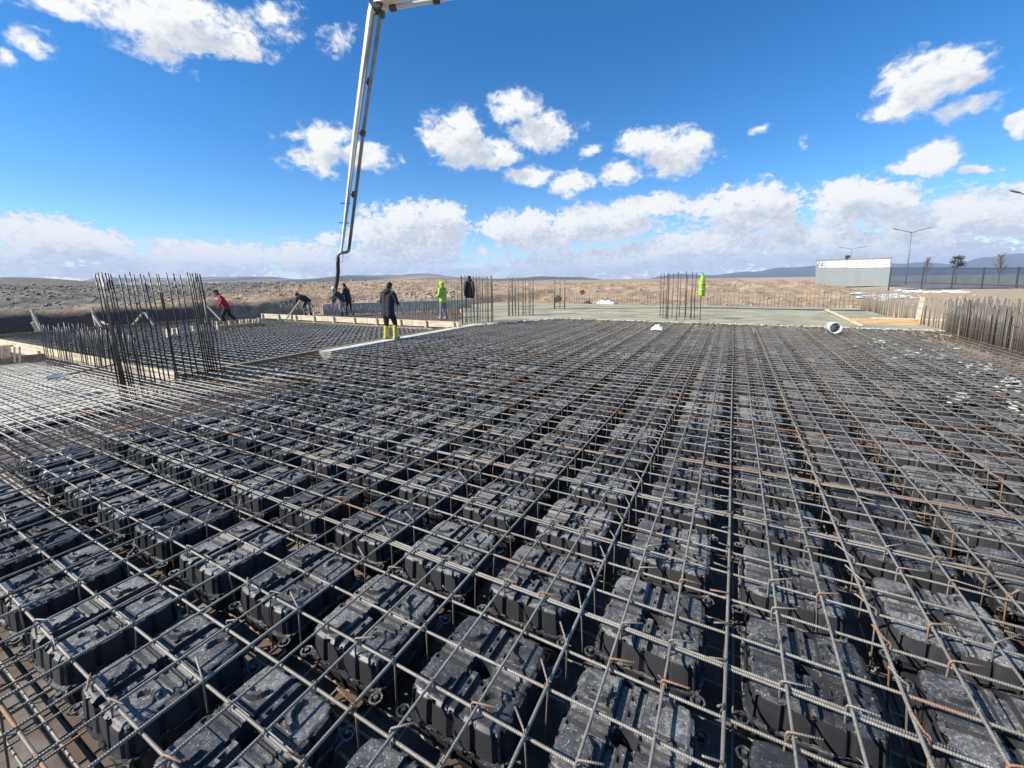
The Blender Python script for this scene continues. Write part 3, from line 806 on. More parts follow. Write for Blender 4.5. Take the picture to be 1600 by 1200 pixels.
# ------------------------------------------------------------------ starter bars and cages
def fdist(p): return -p.x * math.sin(PS) + p.y * math.cos(PS)
def hgt(p, ytop):
    q, _ = 0, 0
    D = fdist(p)
    lo, hi = 0., 12.
    # height whose sight line leaves at row ytop above p
    for _ in range(40):
        mid = (lo + hi) / 2; v = Vector((p.x, p.y, mid - H))
        r = v.x * math.cos(PS) + v.y * math.sin(PS); d = D
        zc = d * math.cos(TH) - v.z * math.sin(TH); yc = -(v.z * math.cos(TH) + d * math.sin(TH))
        x, y = r / zc, yc / zc; y = math.sin(RO) * x + math.cos(RO) * y
        if CY + F * y > ytop: lo = mid
        else: hi = mid
    return lo
def bars(name, label, spec, m, r=.012, cat='rebar', tilt=0., group=None, rings=()):
    """spec: list of (base point, height); one thing, each bar a part"""
    p0 = spec[len(spec) // 2][0]
    root = empty(name, (p0.x, p0.y, 0), label=label, cat=cat, group=group)
    tv = Vector((-math.cos(PS), -math.sin(PS), 0)) * tilt
    for (p, h) in spec:
        q = p - p0; b2 = Vector((random.gauss(0, .004), random.gauss(0, .004), 0)) * h
        top = q + Vector((0, 0, h)) + tv * h + b2; mid = (q + top) / 2 + Vector((random.gauss(0, .006), random.gauss(0, .006), 0)) * h
        link('starter_bar', MB().tube([q + Vector((0, 0, -.3)), mid, top], r, 6).mesh('starter_bar', m, True), root)
    for z, pts in rings:
        link('tie', MB().tube([q - p0 + Vector((0, 0, z)) + tv * z for q in pts], .006, 5).mesh('tie', m, True), root)
    return root
def along(a, b, n, jit=.02):
    return [a.lerp(b, i / (n - 1)) + Vector((random.gauss(0, jit), random.gauss(0, jit), 0)) for i in range(n)]
def all_starters():
    # tall wall cage at the left
    S = []
    for px, py, yt in [(187, 602, 427), (190, 602, 426), (193, 602, 426), (196, 602, 425), (199, 603, 426), (203, 602, 426), (207, 602, 427), (210, 601, 428), (220, 597, 429), (229, 596, 428), (238, 594, 425), (244, 596, 429), (252, 594, 427), (258, 593, 430), (266, 594, 425), (276, 592, 428), (279, 590, 428), (291, 589, 426), (302, 588, 427), (311, 586, 429),
                       (322, 583, 425), (326, 583, 426), (329, 582, 427), (333, 582, 426), (337, 581, 427), (341, 581, 428), (346, 580, 500), (222, 592, 522)]:
        p = ground(px, py); S.append((p, hgt(p, yt)))
    bars('starter_cage', 'tall dark cage of wall starter bars standing at the left', S, M_dark, .0125, 'rebar cage', .07)
    for lab, a, b, yt, n in (('short dark starter bars before the left bay, nearer the picture edge', (70, 553), (113, 561), 506, 15), ('short dark starter bars just left of the tall cage', (127, 566), (184, 583), 513, 21)):
        S = []
        for off in (0, .35):
            for p in along(ground(*a), ground(*b), n):
                p = p + Vector((0, off, 0)); S.append((p, hgt(ground(*a), yt) * random.uniform(.9, 1.04)))
        bars('starter_row', lab, S, M_dark, .0095, 'starter bars')
    def col_(name, lab, a, b, yt, n, dep, m, r):
        A_, B_ = ground(*a), ground(*b); S = []; back = Vector((-math.sin(PS), math.cos(PS), 0)) * dep
        h = hgt(A_, yt)
        for p in along(A_, B_, n): S.append((p, h * random.uniform(.97, 1.02)))
        for p in along(A_ + back, B_ + back, n): S.append((p, h * random.uniform(.96, 1.02)))
        for f in (.33, .66): 
            S.append((A_ + back * f, h)); S.append((B_ + back * f, h))
        pts = [A_, B_, B_ + back, A_ + back, A_]
        return bars(name, lab, S, m, r, 'rebar cage', 0., None, [(z, pts) for z in (.18, .5)])
    col_('starter_cage', 'column starter cage with a black jacket hung on it', (722, 507), (768, 504), 431, 11, .45, M_starter, .014)
    col_('starter_cage', 'rusty column starter cage on the fresh slab right of the jacket', (795, 495), (833, 494), 433, 8, .4, M_starter, .017)
    col_('starter_cage', 'slim far column cage of four bars before the earth mound', (867, 484), (883, 484), 437, 3, .3, M_starter, .017)
    col_('starter_cage', 'column starter cage with a yellow vest hung on it', (1046, 501), (1091, 501), 426, 5, 1.2, M_dark, .016)
    S = [(ground(x, 497), hgt(ground(x, 497), 442)) for x in (707, 712, 716, 719)]
    bars('starter_cage', 'few thin starter bars just behind the hi-vis worker', S, M_starter, .012, 'rebar cage')
    # long rows
    S = []
    for p in along(Vector((-22.2, 14.4, 0)), Vector((-10.4, 14.6, 0)), 78): S.append((p, random.uniform(.6, .85)))
    for p in along(ground(505, 491) + Vector((.35, -.2, 0)), ground(735, 482) + Vector((.35, -.2, 0)), 60): S.append((p, random.uniform(.72, .86)))
    bars('starter_row', 'row of thin starter bars before the low concrete wall', S, M_starter, .011, 'starter bars')
    S = [(p, random.uniform(.88, 1.02)) for p in along(Vector((-12.6, 29.55, 0)), Vector((5.9, 29.55, 0)), 96)]
    bars('starter_row', 'long row of starter bars along the far edge of the fresh slab', S, M_starter, .013, 'starter bars')
    S = [(p, random.uniform(.92, 1.06)) for p in along(Vector((6.25, 29.4, 0)), Vector((6.3, 18.9, 0)), 74)]
    bars('starter_row', 'row of starter bars along the right edge of the fresh slab', S, M_tan, .012, 'starter bars')
    S = []
    for dx in (0, .2, .42):
        for p in along(Vector((6.1 + dx, 18.6, 0)), Vector((6.0 + dx, 11.2, 0)), 96, .03): S.append((p, random.uniform(.80, 1.06) + dx * .30))
    r4 = bars('starter_row', 'dense thicket of starter bars at the right edge of the picture', S, M_starter, .013, 'starter bars')
    for z in (.25, .55): link('tie', MB().tube([Vector((6.08 - r4.location.x, 18.6 - r4.location.y, z)), Vector((6.0 - r4.location.x, 10.5 - r4.location.y, z + .02))], .007, 5).mesh('tie', M_starter), r4)
all_starters()

# ------------------------------------------------------------------ loose timber and bits
def bits():
    o = MB().beam(ground(1291, 484, .12), ground(1345, 508, .08), .12, .06).build('timber_plank', M_pine); tag(o, 'pale plank slanting down across the edge of the fresh slab', 'plank')
    o = MB().beam(ground(1328, 501, .12), ground(1436, 504, .12), .06, .20).build('timber_beam', M_orange); tag(o, 'orange timber beam lying at the right edge of the fresh slab', 'beam')
    o = MB().beam(ground(1362, 497, .10), ground(1478, 500, .10), .20, .05).build('timber_plank', M_pine); tag(o, 'pale plank lying behind the orange beam', 'plank')
    o = MB().beam(ground(1432, 508, 0) + Vector((0, 0, -.2)), ground(1432, 508, 0) + Vector((.1, .1, 1.02)), .12, .06, up=(0, 1, 0)).build('timber_post', M_pine); tag(o, 'pale upright board among the starter bars at the end of the orange beam', 'post')
    o = MB().beam(Vector((7.3, 16.5, .30)), Vector((7.2, 9.5, .30)), .10, .16).build('formwork_beam', M_yellow); tag(o, 'yellow formwork beam behind the starter bar thicket', 'beam')
    # open white drum
    c = ground(1305, 522); c.z = .19; ax = Vector((.30, -.95, .05)).normalized(); mb = MB(); n = 24
    ax = (Vector((0, 0, 1.5)) - c); ax.z = 0; ax = Matrix.Rotation(.35, 3, 'Z') @ ax.normalized()
    sdv = ax.cross(Vector((0, 0, 1))).normalized(); rings = ((.0, .225), (.0, .245), (-.42, .235), (-.42, .215), (-.40, .01))
    for (d, r) in ((-.30, .150), (0, .156), (.004, .176), (-.02, .182), (-.04, .176), (-.32, .170), (-.33, .15)):
        for j in range(n):
            a = 2 * math.pi * j / n; mb.V.append(tuple(c + ax * d + (sdv * math.cos(a) + Vector((0, 0, 1)) * math.sin(a)) * r))
    for q in range(6):
        for j in range(n): a = q * n + j; b2 = q * n + (j + 1) % n; mb.F.append((a, b2, b2 + n, a + n))
    mb.F.append(tuple(range(n))); mb.F.append(tuple(6 * n + j for j in range(n)))
    white = simple('white_plastic', (.70, .70, .66), .5, 0, .15, 5.)
    tag(mb.build('plastic_drum', white, None, True), 'white plastic drum on its side, open end to the camera', 'drum')
    rg = random.Random(8)
    def crumple(name, lab, cat, c, sx, sy, h, m, seed):
        mb = MB(); n = 10
        for j in range(n + 1):
            for i in range(n + 1):
                u, v = i / n * 2 - 1, j / n * 2 - 1; e = max(0, 1 - (u * u + v * v) / 1.6)
                q = noise.noise(Vector((u * 2 + seed, v * 2, 0)))
                mb.V.append((u * sx * (1 + .2 * q), v * sy * (1 - .2 * q), .02 + h * e * (.7 + 1.3 * abs(noise.noise(Vector((u * 2.6, v * 2.6 + seed, 4)))))))
        for j in range(n):
            for i in range(n): a = j * (n + 1) + i; mb.F.append((a, a + 1, a + n + 2, a + n + 1))
        k = len(mb.V); mb.V += [(x, y, .012) for x, y, z in mb.V[:k]]; mb.F += [tuple(i + k for i in f[::-1]) for f in mb.F[:]]
        for i in range(n):
            for (p, q) in ((i, i + 1), ((n * (n + 1)) + i + 1, (n * (n + 1)) + i), ((i + 1) * (n + 1), i * (n + 1)), (i * (n + 1) + n, (i + 1) * (n + 1) + n)): mb.F.append((q, p, p + k, q + k))
        return tag(mb.build(name, m, None, True, loc=c), lab, cat)
    crumple('plastic_bag', 'crumpled white plastic bag lying on the mat near the vest cage', 'bag', ground(1027, 516), .20, .16, .16, white, 3)
    crumple('plastic_sheet', 'white plastic sheet in a heap at the foot of the earth mound', 'sheet', Vector((-8.6, 31.6, -.12)), .7, .4, .28, M_snow, 6)
    dk = simple('dark_sheet', (.05, .048, .045), .7)
    crumple('dark_sheet', 'dark heap of sheeting at the far slab edge beside the slim cage', 'sheet', Vector((-9.9, 30.9, -.12)), .35, .25, .25, dk, 9)
    o = MB().box((0, 0, 0), (.5, .05, .6), Matrix.Rotation(.6, 3, 'Y')).build('plywood_board', dk, None, loc=(-12.4, 31.2, .25)); tag(o, 'dark tilted board standing at the foot of the mound', 'board')
    o = MB().box((0, 0, 0), (.4, .05, .35), Matrix.Rotation(-.5, 3, 'Y')).build('plywood_board', dk, None, loc=(-11.1, 33.4, .75)); tag(o, 'smaller dark board propped higher up on the mound', 'board')
    # shovel on the left deck
    sh = empty('shovel', ground(92, 592, .03), 0, label='grey shovel lying on the pale mat at the left', cat='shovel'); p0 = sh.location
    tip = ground(182, 571, .05) - p0; dirv = Vector((tip.x, tip.y, 0)).normalized(); sv = Vector((-dirv.y, dirv.x, 0))
    mb = MB()
    for i in range(9):
        t = i / 8; w = .15 * math.sqrt(max(0., 1 - ((t - .62) / .62) ** 2)) + .02 if t < .62 else .17 - .06 * (t - .62)
        for j in range(7):
            s = j / 6 * 2 - 1; p = dirv * (t * .36 - .18) + sv * w * s; mb.V.append((p.x, p.y, .02 + .035 * s * s + .03 * t))
    for i in range(8):
        for j in range(6): a = i * 7 + j; mb.F.append((a, a + 1, a + 8, a + 7))
    k = len(mb.V); mb.V += [(x, y, z - .006) for x, y, z in mb.V[:k]]; mb.F += [tuple(q + k for q in f[::-1]) for f in mb.F[:]]
    steel = simple('grey_steel', (.30, .33, .35), .45, .4)
    link('blade', mb.mesh('blade', steel, True), sh)
    link('handle', MB().tube([dirv * .15 + Vector((0, 0, .05)), dirv * .6 + Vector((0, 0, .05)), tip + Vector((0, 0, .03))], .017, 8).mesh('handle', M_oldwood, True), sh)
    # timber braces standing by the bank
    def brace(lab, segs, grp='timber braces round the left bay'):
        D0 = segs[0][2]; p0 = ground(segs[0][1][0], segs[0][1][1])
        r = empty('timber_brace', p0, 0, label=lab, cat='brace', group=grp)
        for (a, b, h) in segs:
            pb = ground(*b); pt = at(a[0], a[1], fdist(pb) + h)
            link('strut', MB().beam(pb - p0, pt - p0, .08, .06).mesh('strut', M_pine), r)
    brace('timber trestle brace before the dark bank at the far left', [((49, 484), (66, 521), .0), ((50, 484), (57, 521), .3), ((50, 504), (62, 522), -.2)])
    brace('timber brace just left of the tall cage top', [((143, 480), (150, 509), .0), ((146, 492), (158, 510), .2), ((150, 497), (168, 508), .4)])
    brace('timber brace seen through the bars of the tall cage', [((224, 488), (207, 508), .0), ((226, 488), (240, 508), .0)])
    brace('single slanting timber brace left of the man in red', [((320, 474), (345, 500), .0), ((320, 474), (322, 505), 0.)])
    brace('pair of thin timber struts leaning by the bending man', [((469, 469), (447, 499), .0), ((476, 459), (495, 494), .0)])
bits()
rg = random.Random(21)
sp = []
for (px, py, w, h, n) in ((1375, 535, 30, 8, 26), (1440, 552, 40, 10, 26), (1520, 575, 40, 10, 26), (1575, 600, 30, 14, 30), (1500, 620, 24, 6, 14), (1590, 635, 20, 10, 12), (1490, 545, 20, 5, 8), (1420, 515, 50, 3, 22), (1470, 524, 40, 4, 16)):
    for _ in range(n):
        p = ground(px + rg.gauss(0, w * .5), py + rg.gauss(0, h * .5)); sp.append((p.x, p.y, rg.uniform(.015, .06), rg.uniform(.004, .014)))
lumps('spilled_cement', sp, M_paste, 'white spilled cement on the mat at the right', lambda x, y: -.045 + .05 * (hash((round(x, 2), round(y, 2))) % 2))
sn = []
for (px, py, w, h, n) in ((1385, 463, 45, 4, 60), (1420, 454, 22, 1.5, 26), (1475, 456, 50, 1.5, 40), (1340, 459, 16, 1.5, 12)):
    for _ in range(n):
        qx, qy = px + rg.gauss(0, w * .45), py + rg.gauss(0, h * .5); p = hit(qx, qy); sn.append((p.x, p.y, rg.uniform(.12, .45), rg.uniform(.02, .05)))
lumps('snow_patches', sn, M_snow, 'patches of old snow on the bare ground below the fence', terrain_z)

# ------------------------------------------------------------------ concrete pump boom
def boom():
    D = lambda y: 24.4 - 4.2 * (390 - y) / 390 if y < 390 else 24.4
    P = lambda x, y: at(x, y, D(y))
    p0 = P(530, 394)
    root = empty('concrete_pump_boom', p0, 0, label='white concrete pump boom hanging from above with its delivery pipe and hose', cat='pump boom')
    wh = simple('white_boom_paint', (.72, .73, .70), .4, 0, .06, 2.); gs = simple('shaded_boom_grey', (.30, .31, .31), .5, 0, .1, 2.)
    pipe = simple('worn_steel_pipe', (.27, .265, .26), .5, .35, .25, 2.); rub = simple('black_rubber', (.018, .018, .02), .6, 0, .2)
    cl = simple('dark_clamp', (.10, .085, .08), .5, .4)
    L = lambda x, y, dd=0: P(x, y) + Vector((-math.sin(PS), math.cos(PS), 0)) * dd - p0
    up = Vector((math.cos(PS), math.sin(PS), 0)); upr = Matrix.Rotation(R(-38), 3, 'Z') @ up
    def arm(pts):
        mb = MB()
        for (a, b, w1, w2) in pts: mb.beam(L(*a), L(*b), w1 * .78, w1 * .62, tuple(upr), w2 * .78, w2 * .62)
        return mb
    bm_ = arm([((533, 396), (556, 200), .13, .27), ((556.05, 199.6), (580.5, 22), .27, .37), ((580.4, 22.5), (587, -6), .37, .40)])
    link('boom_arm', bm_.mesh('boom_arm', wh), root)
    link('arm_shade_strip', MB().beam(L(536.5, 380, .0), L(585.5, 10, .0), .05, .03, tuple(upr), .10, .05).mesh('arm_shade_strip', gs), root)  # grey strip painted in as the shaded side of the white arm
    link('delivery_pipe', MB().tube([L(545.5, 388), L(568.5, 200), L(596, 14), L(598, 4)], [.085, .09, .095, .095], 12).mesh('delivery_pipe', pipe, True), root)
    link('pipe_elbow', MB().tube([L(545.5, 388), L(544.5, 392), L(541, 394.5), L(536, 394.5), L(531, 395.5), L(528.5, 398.5), L(528, 403)], .088, 12).mesh('pipe_elbow', pipe, True), root)
    link('end_hose', MB().tube([L(528, 402), L(528, 412), L(528.3, 425), L(526.5, 440), L(524, 453), L(522.5, 466), L(520.5, 478), L(519, 488)], [.11, .105, .105, .105, .105, .10, .10, .10], 12).mesh('end_hose', rub, True), root)
    for (x, y) in ((577.6, 128), (567.2, 208), (553.5, 304), (597, 22)):
        c = L(x, y); d = (L(x + .3, y - 2.4) - c).normalized(); k = link('pipe_clamp', MB().tube([c - d * .16, c - d * .13, c - d * .13, c + d * .13, c + d * .13, c + d * .16], [.10, .105, .135, .135, .105, .10], 12).mesh('pipe_clamp', cl), root)
        link('bracket', MB().beam(c, c - up * .42, .06, .05).mesh('bracket', cl), k)
    for (x, y) in ((538, 317.5), (536, 348)): link('peg', MB().beam(L(x - 6, y), L(x + 9, y + .5), .06, .05).mesh('peg', cl), root)
    link('safety_cable', MB().tube([L(528, 405), L(535, 410), L(536, 400), L(534, 393)], .012, 5).mesh('safety_cable', cl), root)
    # knuckle and the next arm, running out of the top of the picture
    link('knuckle', MB().tube([L(590, 6, -.25), L(590, 6, .25)], .30, 14).mesh('knuckle', cl), root)
    link('knuckle', MB().tube([L(599, 12, -.18), L(599, 12, .18)], .14, 12).mesh('knuckle', wh), root)
    link('link_bar', MB().beam(L(598, 13), L(634, -6), .14, .16, tuple(up)).mesh('link_bar', wh), root)
    link('upper_pipe', MB().tube([L(598, 4), L(606, 9), L(613, 12), L(648, 6), L(682, .5), L(760, -14)], .10, 12).mesh('upper_pipe', wh, True), root)
    for (x, y) in ((614, 11.8), (682, .5)):
        c = L(x, y); d = (L(x + 5, y - .9) - c).normalized(); link('pipe_clamp', MB().tube([c - d * .16, c - d * .12, c - d * .12, c + d * .12, c + d * .12, c + d * .16], [.11, .11, .16, .16, .11, .11], 12).mesh('pipe_clamp', cl), root)
    best = min((abs((q.y + q.z / math.tan(SUN_EL) * math.sin(SUN_AZ)) - 27.4), D_) for D_ in np.arange(14, 40, .1) for q in [at(900, -66, D_)])
    far = at(900, -66, best[1]) - p0
    link('upper_arm', MB().beam(L(588, -2), far, .36, .42, (0, 0, 1), .5, .55).mesh('upper_arm', wh), root)
boom()

# ------------------------------------------------------------------ fence, hoarding, lamps, trees
def net_material():
    def fn(t, b, o):
        b.inputs['Base Color'].default_value = (.03, .055, .09, 1); b.inputs['Roughness'].default_value = .8
        tr = t.new('ShaderNodeBsdfTransparent'); mx = t.new('ShaderNodeMixShader')
        n = t.noise(pos(t), .7, 3); t.link(t.ramp(n, .3, .7, .32, .22), mx.inputs[0])
        t.link(b.outputs[0], mx.inputs[1]); t.link(tr.outputs[0], mx.inputs[2]); t.link(mx.outputs[0], o.inputs[0])
    return mat('dark_netting', fn)
def background():
    net = net_material(); dkm = simple('dark_steel_post', (.06, .06, .062), .6, .3)
    def gpt(px, py):
        p = ground(px, py, .4)
        for _ in range(6): p = ground(px, py, terrain_z(p.x, p.y))
        return p
    P = [(1388.5, 449, 418), (1439, 451.5, 418), (1486, 453, 418), (1533, 455, 418.5), (1587, 457.5, 418), (1648, 460, 417), (1712, 463, 416)]
    bs = []
    d0, d1 = 43., 33.
    for i, (px, py, yt) in enumerate(P):
        D = d0 + (d1 - d0) * i / 4; a = at(px, py, D); b2 = at(px + (4 if i == 0 else 5), yt, D); bs.append((a, b2))
    root = empty('net_fence', bs[0][0], 0, label='dark see-through net fence on steel posts at the right', cat='fence'); o0 = bs[0][0]
    for i, (a, b2) in enumerate(bs):
        link('post', MB().tube([a - o0 - Vector((0, 0, .5)), b2 - o0 + Vector((0, 0, .05))], .06, 6).mesh('post', dkm), root)
        if i + 1 < len(bs):
            a1, b1 = bs[i + 1]; off = Vector((math.sin(PS), -math.cos(PS), 0)) * .07
            mb = MB(); n = 8
            for j in range(n + 1):
                for k in range(4):
                    lo = a.lerp(a1, j / n); hi = b2.lerp(b1, j / n); q = lo.lerp(hi, .02 + .97 * k / 3) - o0 + off * (1 + .8 * noise.noise(Vector((i * 3 + j * .7, k, 1))))
                    if k == 3: q.z -= .05 * math.sin(math.pi * j / n)
                    mb.V.append(tuple(q))
            for j in range(n):
                for k in range(3): v = j * 4 + k; mb.F.append((v, v + 4, v + 5, v + 1))
            link('net_panel', mb.mesh('net_panel', net, True), root)
            for f in (.28, .985): link('rail', MB().tube([a.lerp(b2, f) - o0, a1.lerp(b1, f) - o0], .03, 6).mesh('rail', dkm), root)
    # sheet metal hoarding with a torn white banner
    A0, A1 = at(1274.5, 441, 64), at(1391, 443, 52); T0, T1 = at(1274.5, 406.5, 64), at(1394, 403, 52)
    hroot = empty('metal_hoarding', A0, 0, label='grey corrugated metal hoarding with a torn white banner along its top', cat='hoarding')
    def hm(t, b, o):
        n = t.noise(t.vm('MULTIPLY', pos(t), (1, 1, .25)), .9, 4, .6)
        t.link(t.mix(n, (.24, .265, .265), (.35, .375, .375)), b.inputs['Base Color']); b.inputs['Roughness'].default_value = .5; b.inputs['Metallic'].default_value = .2
    gal = mat('galvanised_sheet', hm); ban = simple('weathered_white_banner', (.74, .73, .70), .8, 0, .08, 3.); gry = simple('torn_banner_patch', (.26, .28, .28), .8, 0, .1, 3.)
    dirh = (A1 - A0); Lh = dirh.length; nrm = Vector((dirh.y, -dirh.x, 0)).normalized()
    if nrm.dot(Vector((0, 0, H)) - A0) < 0: nrm = -nrm
    def hp(u, v, off=0.): return A0.lerp(A1, u).lerp(T0.lerp(T1, u), v) - A0 + nrm * off
    N = 15
    for i in range(N):
        mb = MB(); m_ = 16
        for j in range(m_ + 1):
            u = (i + j / m_ * .995) / N; w = .05 * (1 if j % 4 in (1, 2) else 0)
            for v in (-.12, 1.0): mb.V.append(tuple(hp(u, v, w)))
            for v in (1.0, -.12): mb.V.append(tuple(hp(u, v, w - .012)))
        for j in range(m_):
            for k in range(4): a = j * 4 + k; b2 = j * 4 + (k + 1) % 4; mb.F.append((a, a + 4, b2 + 4, b2))
        mb.F += [(0, 1, 2, 3), tuple(m_ * 4 + q for q in (3, 2, 1, 0))]
        link('sheet_panel', mb.mesh('sheet_panel', gal), hroot)
    link('top_rail', MB().beam(hp(0, 1.02), hp(1, 1.02), .12, .12).mesh('top_rail', gal), hroot)
    def strip(u0, u1, v0, v1, m, nm='banner', off=.065, th=.012):
        mb = MB(); n = max(2, int((u1 - u0) * 40))
        for j in range(n + 1):
            u = u0 + (u1 - u0) * j / n; q = .012 * noise.noise(Vector((u * 40, v0, 2)))
            for v in (v0 + q, v1 + q * .5): mb.V.append(tuple(hp(u, v, off)))
            for v in (v1 + q * .5, v0 + q): mb.V.append(tuple(hp(u, v, off - th)))
        for j in range(n):
            for k in range(4): a = j * 4 + k; b2 = j * 4 + (k + 1) % 4; mb.F.append((a, a + 4, b2 + 4, b2))
        mb.F += [(0, 1, 2, 3), tuple(n * 4 + q for q in (3, 2, 1, 0))]
        return link(nm, mb.mesh(nm, m), hroot)
    b1 = strip(.18, .468, .66, .945, ban); b2_ = strip(.478, .985, .64, .95, ban)
    # remains of the first two letters at the left, white on grey: Z and E
    def stroke(u0, v0, u1, v1, m, wd=.055): 
        a, b2 = hp(u0, v0, .07), hp(u1, v1, .07); mb = MB(); mb.beam(a, b2, .02, wd * 3.2, tuple((hp(.5, 1) - hp(.5, 0)).normalized() if abs(v1 - v0) < abs(u1 - u0) * 8 else (dirh.normalized())))
        link('letter', mb.mesh('letter', m), hroot)
    for s in ((.060, .90, .098, .90), (.098, .90, .062, .70), (.062, .69, .100, .69), (.112, .90, .165, .90), (.125, .80, .158, .80), (.112, .69, .165, .69), (.165, .90, .165, .69)): stroke(*s, ban)
    stroke(.035, .92, .035, .84, ban)
    # grey remnants of lettering on the right banner
    for s in ((.585, .88, .64, .88), (.585, .88, .585, .74), (.585, .81, .63, .81), (.585, .73, .64, .73), (.665, .90, .665, .72), (.665, .82, .70, .82), (.72, .90, .72, .70), (.745, .90, .745, .70), (.745, .88, .775, .72), (.775, .90, .775, .70), (.81, .80, .85, .80), (.81, .90, .81, .70), (.81, .71, .85, .71), (.885, .90, .885, .74), (.90, .74, .97, .76), (.94, .90, .94, .80)): stroke(*s, gry, .028)
    link('floodlight', MB().box(hp(.47, 1.10), (.5, .35, .4)).mesh('floodlight', dkm), hroot)
    # street lamps
    lampm = simple('galvanised_lamp_post', (.20, .205, .21), .5, .4)
    def lamp(lab, px, ytop, D, arms, hz=-1.):
        top = at(px, ytop, D); base = Vector((top.x, top.y, hz)); rt = empty('street_lamp', base, 0, label=lab, cat='street lamp', group='street lamps beyond the fence')
        h = top.z - base.z
        link('pole', MB().tube([(0, 0, 0), (0, 0, h)], [.13, .06], 8).mesh('pole', lampm, True), rt)
        for (ex, ey) in arms:
            e = at(ex, ey, D) - base; s = Vector((0, 0, h)); d = (e - s).normalized()
            a = link('arm', MB().tube([s - Vector((0, 0, .15)), s.lerp(e, .75)], .055, 6).mesh('arm', lampm, True), rt)
            link('lamp_head', MB().beam(s.lerp(e, .72), e, .34, .10, (0, 0, 1), .24, .06).mesh('lamp_head', lampm), a)
    lamp('tall double armed street lamp between the hoarding and the fence', 1424.5, 362, 75, ((1395, 357.5), (1457, 355)))
    lamp('smaller double armed street lamp behind the metal hoarding', 1331, 388.5, 118, ((1309, 386), (1355, 384.5)))
    lamp('street lamp at the right picture edge showing only one arm', 1630, 310, 46, ((1578, 297.5), (1682, 316)))
    # trees behind the fence
    bark = simple('grey_bark', (.13, .10, .08), .9); ndl = simple('dark_needles', (.035, .045, .03), .8, 0, .4, 2.)
    def conifer(lab, px, yt, yb, D):
        t_ = at(px, yt, D); b_ = at(px, yb, D); h = t_.z - b_.z; rt = empty('conifer_tree', b_, 0, label=lab, cat='tree')
        link('trunk', MB().tube([(0, 0, -1), (0, 0, h)], [.14, .02], 7).mesh('trunk', bark), rt)
        mb = MB(); rg = random.Random(4)
        for i in range(46):
            z = h * (.62 + .38 * rg.random()); f = 1 - (z / h - .62) / .42; a = rg.uniform(0, 6.3); L = (.35 + .9 * f) * rg.uniform(.6, 1.1)
            e = Vector((math.cos(a) * L, math.sin(a) * L, z + L * .35 - .1)); s = Vector((0, 0, z))
            mb.tube([s, e], [.03, .012], 4)
            for k in range(16):
                q = s.lerp(e, .3 + .7 * rg.random()) + Vector((rg.gauss(0, .10), rg.gauss(0, .10), rg.gauss(0, .08))); d = Vector((rg.gauss(0, 1), rg.gauss(0, 1), rg.gauss(.5, 1))).normalized() * .2; w = d.orthogonal().normalized() * .05
                n0 = len(mb.V); mb.V += [tuple(q - w), tuple(q + w), tuple(q + d)]; mb.F.append((n0, n0 + 1, n0 + 2))
        link('crown', mb.mesh('crown', ndl), rt)
    conifer('small dark conifer rising above the net fence', 1492, 401, 446, 62)
    def bare(lab, px, yt, yb, D, seed):
        t_ = at(px, yt, D); b_ = at(px, yb, D); h = t_.z - b_.z; rt = empty('bare_tree', b_, 0, label=lab, cat='tree', group='leafless trees beyond the net fence'); rg = random.Random(seed)
        link('trunk', MB().tube([(0, 0, -1), (.05, 0, h * .5), (0, 0, h)], [.09, .06, .015], 6).mesh('trunk', bark), rt)
        mb = MB()
        for i in range(26):
            z = h * rg.uniform(.35, .95); a = rg.uniform(0, 6.3); L = (h - z) * .5 + .5; s = Vector((0, 0, z)); e = s + Vector((math.cos(a) * L * .4, math.sin(a) * L * .4, L * .8)); mb.tube([s, s.lerp(e, .5) + Vector((.05, 0, -.03)), e], [.035, .022, .01], 4)
            for k in range(4):
                q = s.lerp(e, rg.uniform(.3, .9)); mb.tube([q, q + Vector((rg.gauss(0, .25), rg.gauss(0, .25), rg.uniform(.15, .5)))], [.014, .007], 3)
        link('crown', mb.mesh('crown', bark), rt)
    bare('leafless tree above the net fence, right of the conifer', 1558, 398, 450, 55, 1)
    bare('faint leafless tree between the tall lamp and the conifer', 1445, 405, 446, 70, 2)
background()

# ------------------------------------------------------------------ people
def voxel(name, mb, size, m, parent, smooth_it=4):
    me = mb.mesh(name, m, True); o = bpy.data.objects.new(name, me); col.objects.link(o)
    r = o.modifiers.new('r', 'REMESH'); r.mode = 'VOXEL'; r.voxel_size = size
    s = o.modifiers.new('s', 'SMOOTH'); s.iterations = smooth_it; s.factor = .5
    dg = bpy.context.evaluated_depsgraph_get(); ev = o.evaluated_get(dg); nm = bpy.data.meshes.new_from_object(ev)
    o.modifiers.clear(); o.data = nm; bpy.data.meshes.remove(me)
    nm.materials.clear(); nm.materials.append(m); nm.polygons.foreach_set('use_smooth', [True] * len(nm.polygons)); nm.update()
    if parent is not None: o.parent = parent
    return o
def cap(mb, a, b, ra, rb, n=12):
    a = Vector(a); b = Vector(b); d = b - a
    if d.length < 1e-5: d = Vector((0, 0, 1e-4))
    u = d.normalized(); P = []; Rr = []
    for t in (1., .92, .7, .38): P.append(a - u * ra * t); Rr.append(max(ra * math.sqrt(max(0, 1 - t * t)), ra * .03))
    P.append(a); Rr.append(ra); P.append(b); Rr.append(rb)
    for t in (.38, .7, .92, 1.): P.append(b + u * rb * t); Rr.append(max(rb * math.sqrt(max(0, 1 - t * t)), rb * .03))
    mb.tube(P, Rr, n)
SKIN = simple('skin', (.42, .25, .17), .6, 0, .05); HAIR = simple('dark_hair', (.012, .010, .009), .8); EYE = simple('eye_dark', (.02, .016, .014), .3)
def cloth(name, c, rough=.85): return simple(name, c, rough, 0, .12, 9., .006)
